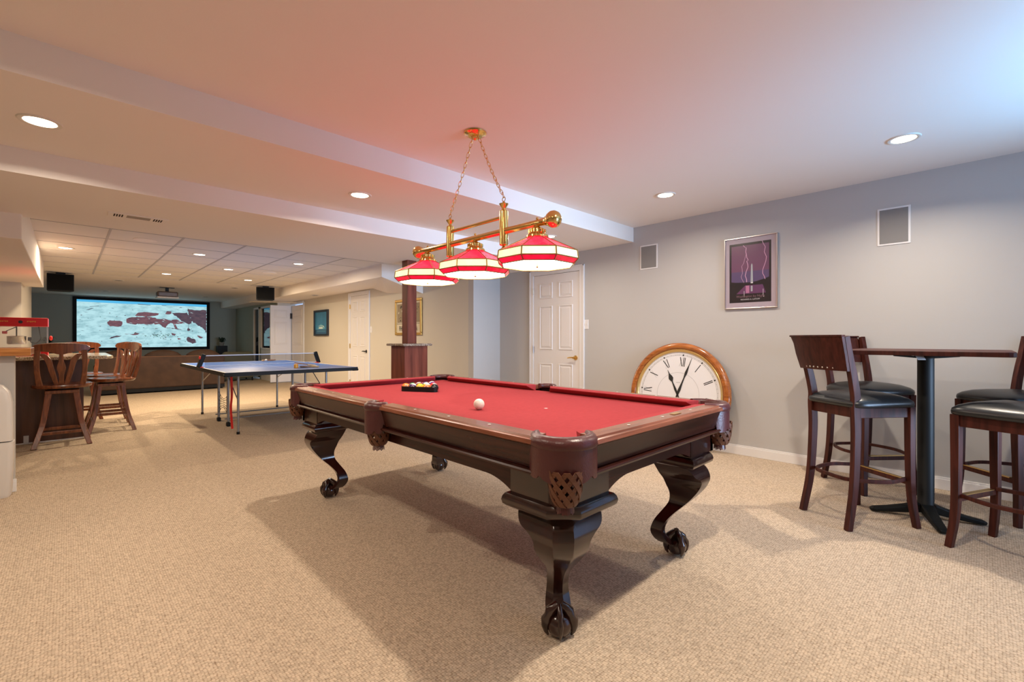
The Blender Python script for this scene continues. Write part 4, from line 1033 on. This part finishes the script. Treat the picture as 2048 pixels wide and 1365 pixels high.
# low stands, plants, armchair at the far wall
ac = thing('armchair', 'dim greenish armchair back beyond the right end of the sofa', 'armchair', (3.35, 14.2, 0))
MB().box(-.38, .38, -.12, .12, .3, .80).build('back', mat('olive_fabric', (.16, .15, .09), .9), ac, bevel=.1, seg=5)
MB().box(-.38, .38, -.1, .62, .08, .45).build('seat', bpy.data.materials['olive_fabric'], ac, bevel=.06, seg=4)
for x in (-.34, .34):
    for y in (-.05, .55): MB().tube([(x, y, .1), (x, y, 0)], .02).build('leg', M['black'], ac)
def plant(loc, label, flare, stand):
    st_ = tag(MB().box(-.13, .13, -.13, .13, 0, stand).build('plant_stand', M['black'], loc=(loc[0], loc[1], 0), bevel=.005), 'dark box stand under the plant '+('right' if loc[0] > 1 else 'left')+' of the screen', 'stand')
    t = thing('potted_plant', label, 'plant', (loc[0], loc[1], stand))
    MB().lathe([(0, 0), (.05, 0), (.075, .11), (.07, .11), (0, .10)], n=16).build('pot', mat('pot_grey', (.25, .22, .18), .6) if 'pot_grey' not in bpy.data.materials else bpy.data.materials['pot_grey'], t, smooth=40)
    f = MB()
    for k in range(70):
        a = random.uniform(0, 2*pi); r = random.uniform(.3, 1)*flare; h = random.uniform(.03, .17); d = Vector((cos(a), sin(a), 0)); nn = Vector((-sin(a), cos(a), 0))*.012
        p0 = Vector((0, 0, .10)); p1 = d*r*.6+Vector((0, 0, .10+h)); p2 = d*r+Vector((0, 0, .10+h*random.uniform(.2, .9)))
        f.add([tuple(p0), tuple(p1+nn), tuple(p2), tuple(p1-nn)], [(0,1,2,3)])
    f.build('foliage', M['plant'], t)
plant((3.47, 16.6), 'small bushy dark plant in a pot right of the screen', .15, .93)
plant((-.33, 16.6), 'low dark plant left of the screen seen past the bar stool', .17, .94)

# ------------------------------------------------------------------ bar
bc = thing('bar_counter', 'dark wood bar with speckled granite counter and stools around it', 'bar', (-1.0, 7.75, 0))
MB().box(-1.3, 1.14, -.45, .55, 0, .915).build('panel_body', M['barwood'], bc, bevel=.003)
tpz = [(-1.35, -.72), (1.33, -.72), (1.37, -.69), (1.39, -.64), (1.39, .72), (1.35, .78), (-1.35, .78)]
MB().prism(tpz, .918, .957).build('granite_top', M['granite'], bc, bevel=.012, seg=3)
MB().box(-1.3, 1.14, -.462, -.45, 0, .012).build('toe_strip', M['trim'], bc)
MB().box(.66, .70, -.47, -.45, 0, .09).build('end_trim', M['wall'], bc)
# knee wall with a wooden ledge, closer to the camera
struct(MB().box(XL, -.285, 5.09, 5.22, 0, 1.02), 'wall_left', M['wall'])
base('baseboard_left', XL, -.272, 5.09, 0, 0, -1)
tag(MB().box(XL, -.195, 5.02, 5.50, 1.022, 1.082).build('wooden_ledge', M['topwood'], bevel=.006), 'orange wooden ledge on top of the cream half wall at far left', 'ledge')
bn = thing('plastic_bin', 'slim white rounded plastic bin cut off by the left frame edge', 'bin', (-.50, 4.995, 0))
def rr(hx_, hy_, r, z, n=5):
    out = []
    for sx, sy, a0 in ((1,1,0), (-1,1,pi/2), (-1,-1,pi), (1,-1,3*pi/2)):
        for k in range(n): a = a0+pi/2*k/(n-1); out.append((sx*(hx_-r)+r*cos(a), sy*(hy_-r)+r*sin(a), z))
    return out
MB().loft([rr(.20, .07, .03, .0), rr(.21, .075, .03, .02), rr(.222, .08, .03, .40)]).build('lower_body', M['white'], bn, smooth=40)
MB().loft([rr(.216, .076, .03, .408), rr(.214, .076, .03, .68), rr(.198, .072, .03, .76), rr(.165, .062, .03, .81), rr(.10, .05, .03, .835)]).build('upper_body', M['white'], bn, smooth=50)
pk = thing('popcorn_machine', 'red topped tabletop popcorn machine with steel kettle on the bar', 'popcorn machine', (-.40, 7.85, .957))
MB().box(-.24, .24, -.19, .19, 0, .05).build('base', M['redpaint'], pk, bevel=.005)
MB().box(-.235, .235, -.185, .185, .05, .085).build('tray', M['white'], pk, bevel=.003)
MB().box(-.24, .24, -.19, .19, .335, .435).build('canopy', M['redpaint'], pk, bevel=.006)
gl = MB()
for x in (-.232, .228): gl.box(x, x+.004, -.18, .18, .085, .335)
gl.box(-.23, .23, -.182, -.178, .085, .335); gl.build('glass_case', M['glass'], pk)
for x in (-.234, .23):
    for y in (-.184, .18): MB().box(x, x+.006, y, y+.006, .085, .335).build('corner_post', M['silver'], pk)
MB().lathe([(0, .13), (.072, .13), (.078, .14), (.078, .215), (.082, .222), (.05, .228), (0, .23)], n=28, c=(-.02, -.02, 0)).build('kettle', M['chrome'], pk, smooth=40)
MB().tube([(-.02, -.02, .23), (-.02, -.02, .335)], .006).tube([(.07, -.02, .19), (.10, -.02, .19)], .022, 12).build('kettle_arm', M['black'], pk)
MB().tube(bez([(.16, -.02, .335), (.17, -.02, .25), (.175, -.02, .19), (.14, -.02, .145), (.10, -.02, .15), (.085, -.02, .18)], 6), .005, 6).tube([(-.02, -.05, .33), (-.10, -.06, .28)], .004).build('cord', M['black'], pk, smooth=50)
MB().box(-.13, -.09, -.08, -.05, .25, .28).build('red_handle', M['red'], pk, bevel=.004)
MB().sphere((0,0,0), .022, 14, 10, (.7, 1, 1.3)).build('crank_knob', M['red'], pk, loc=(.262, -.02, .20), smooth=60)
gm = mat('gold_lettering', (.65, .28, .04), .4); gt = MB()
for x0, n in ((-.16, 7), (.07, 6)):
    for k in range(n): gt.box(x0+k*.0125, x0+k*.0125+.008, -.1915, -.190, .385+.003*sin(k*2), .398)
gt.build('lettering', gm, pk)
MB().lathe([(.018, 0), (0, .001)], n=16).build('emblem', M['ink'], pk, loc=(.02, -.191, .385), rot=(pi/2, 0, 0))

# counter stools with carved backs
def counter_stool():
    t = thing('counter_stool', '', 'bar stool', (0,0,0), 0, 'honey coloured wooden stools around the bar')
    ZS = .66
    n = 32; rings = []
    def sh(k, sc, z):
        th = 2*pi*k/n; c, s = cos(th), sin(th); e = .72
        return (math.copysign(abs(c)**e, c)*.245*sc, math.copysign(abs(s)**e, s)*.225*sc, z)
    for z, sc in ((ZS-.042, .90), (ZS-.034, .96), (ZS-.016, 1), (ZS-.004, .985), (ZS, .95), (ZS-.004, .80), (ZS-.012, .5), (ZS-.014, .1)): rings.append([sh(k, sc, z) for k in range(n)])
    MB().loft(rings).build('seat', M['oak'], t, smooth=40)
    MB().lathe([(.10, ZS-.062), (.12, ZS-.058), (.12, ZS-.043)], n=24).build('swivel', M['black'], t)
    MB().box(-.135, .135, -.135, .135, ZS-.10, ZS-.062).build('leg_block', M['oak'], t, bevel=.006)
    for sx in (-1, 1):
        for sy in (-1, 1):
            pts = bez([(sx*.105, sy*.105, ZS-.07), (sx*.125, sy*.125, .42), (sx*.155, sy*.155, .22), (sx*.215, sy*.215, 0)], 6)
            m_ = len(pts); MB().strip(pts, (sx, -sy, 0) if False else (1, 0, 0), [.052-.008*i/(m_-1) for i in range(m_)], .040).build('leg', M['oak'], t, bevel=.004)
    for z, d in ((.15, .178), (.22, .160)):
        if z < .2: prs = (((-d, -d), (d, -d)), ((-d, d), (d, d)))
        else: prs = (((-d, -d), (-d, d)), ((d, -d), (d, d)))
        for p, q in prs: MB().strip([(*p, z), (*q, z)], (0,0,1), .032, .02).build('stretcher', M['oak'], t, bevel=.004)
    # back at -Y
    yb = -.175
    def yback(z): u = (z-ZS)/(1.1-ZS); return yb-.055*u-.02*sin(pi*u)
    for sx in (-1, 1):
        pts = [(sx*(.165+.012*u+.012*sin(pi*u)), yback(ZS+(1.03-ZS)*u), ZS-.005+(1.035-ZS)*u) for u in [i/8 for i in range(9)]]
        MB().strip(pts, (1,0,0), [.050-.008*sin(pi*i/8) for i in range(9)], .026).build('back_post', M['oak'], t, bevel=.004)
    cr = MB(); rr_ = []
    for i in range(17):
        u = -1+2*i/16; x = u*.225; lo = 1.012-.030*(math.exp(-(u*3.2)**2))+.010*abs(u)**2+(.0 if abs(u) < .9 else .014); hi = 1.108-.026*u*u-(.02 if abs(u) > .95 else 0)
        y = yback(1.06)-.02*(1-u*u)+.01
        rr_.append([(x, y-.012, lo), (x, y-.014, hi-.004), (x, y, hi), (x, y+.012, hi-.004), (x, y+.012, lo)])
    cr.loft(rr_).build('crest_rail', M['oak'], t, smooth=35)
    ct = MB(); ct.strip([(0, yback(ZS+(1.03-ZS)*i/10)-.004, ZS-.005+(1.02-ZS)*i/10) for i in range(11)], (1,0,0), [.046, .042, .038, .040, .052, .070, .062, .042, .034, .032, .036], .014); ct.build('centre_splat', M['oak'], t, bevel=.003)
    for s in (-1, 1):
        sp_ = MB(); pts = [(s*(.035+.075*u**.9+(.035*max(0, u-.8)*5 if u > .8 else 0)), yback(ZS+(1.0-ZS)*u)-.003, ZS-.005+(1.0-ZS)*u-(.0 if u < .93 else .002)) for u in [i/12 for i in range(13)]]
        sp_.strip(pts, (1,0,0), [.038, .038, .040, .042, .044, .046, .046, .046, .048, .052, .056, .056, .040], .013); sp_.build('curved_splat', M['oak'], t, bevel=.003)
    return t
c0 = counter_stool()
def place2(o, x, y, gx, gy, turn=0):
    o.location = (x, y, 0); o.rotation_euler = (0, 0, math.atan2(gy, gx)-pi/2)
    for c in o.children:                      # the seat swivels on its base
        if c.name.split('.')[0] in ('seat', 'back_post', 'crest_rail', 'centre_splat', 'curved_splat'): c.rotation_euler = (0, 0, radians(turn))
place2(c0, -.035, 7.05, 0, 1, -2); c0['label'] = 'brown wooden bar stool nearest the camera, its carved back toward us'
k1 = copy_tree(c0, label='brown wooden bar stool seen from its side at the right end of the bar'); place2(k1, .40, 7.70, -1, 0, 18)
k2 = copy_tree(c0, label='brown wooden bar stool just behind the side facing one, near the sofa'); place2(k2, .40, 8.42, -1, 0, 24)
k3 = copy_tree(c0, label='brown wooden bar stool on the far side of the granite counter'); place2(k3, .14, 9.02, 0, -1)
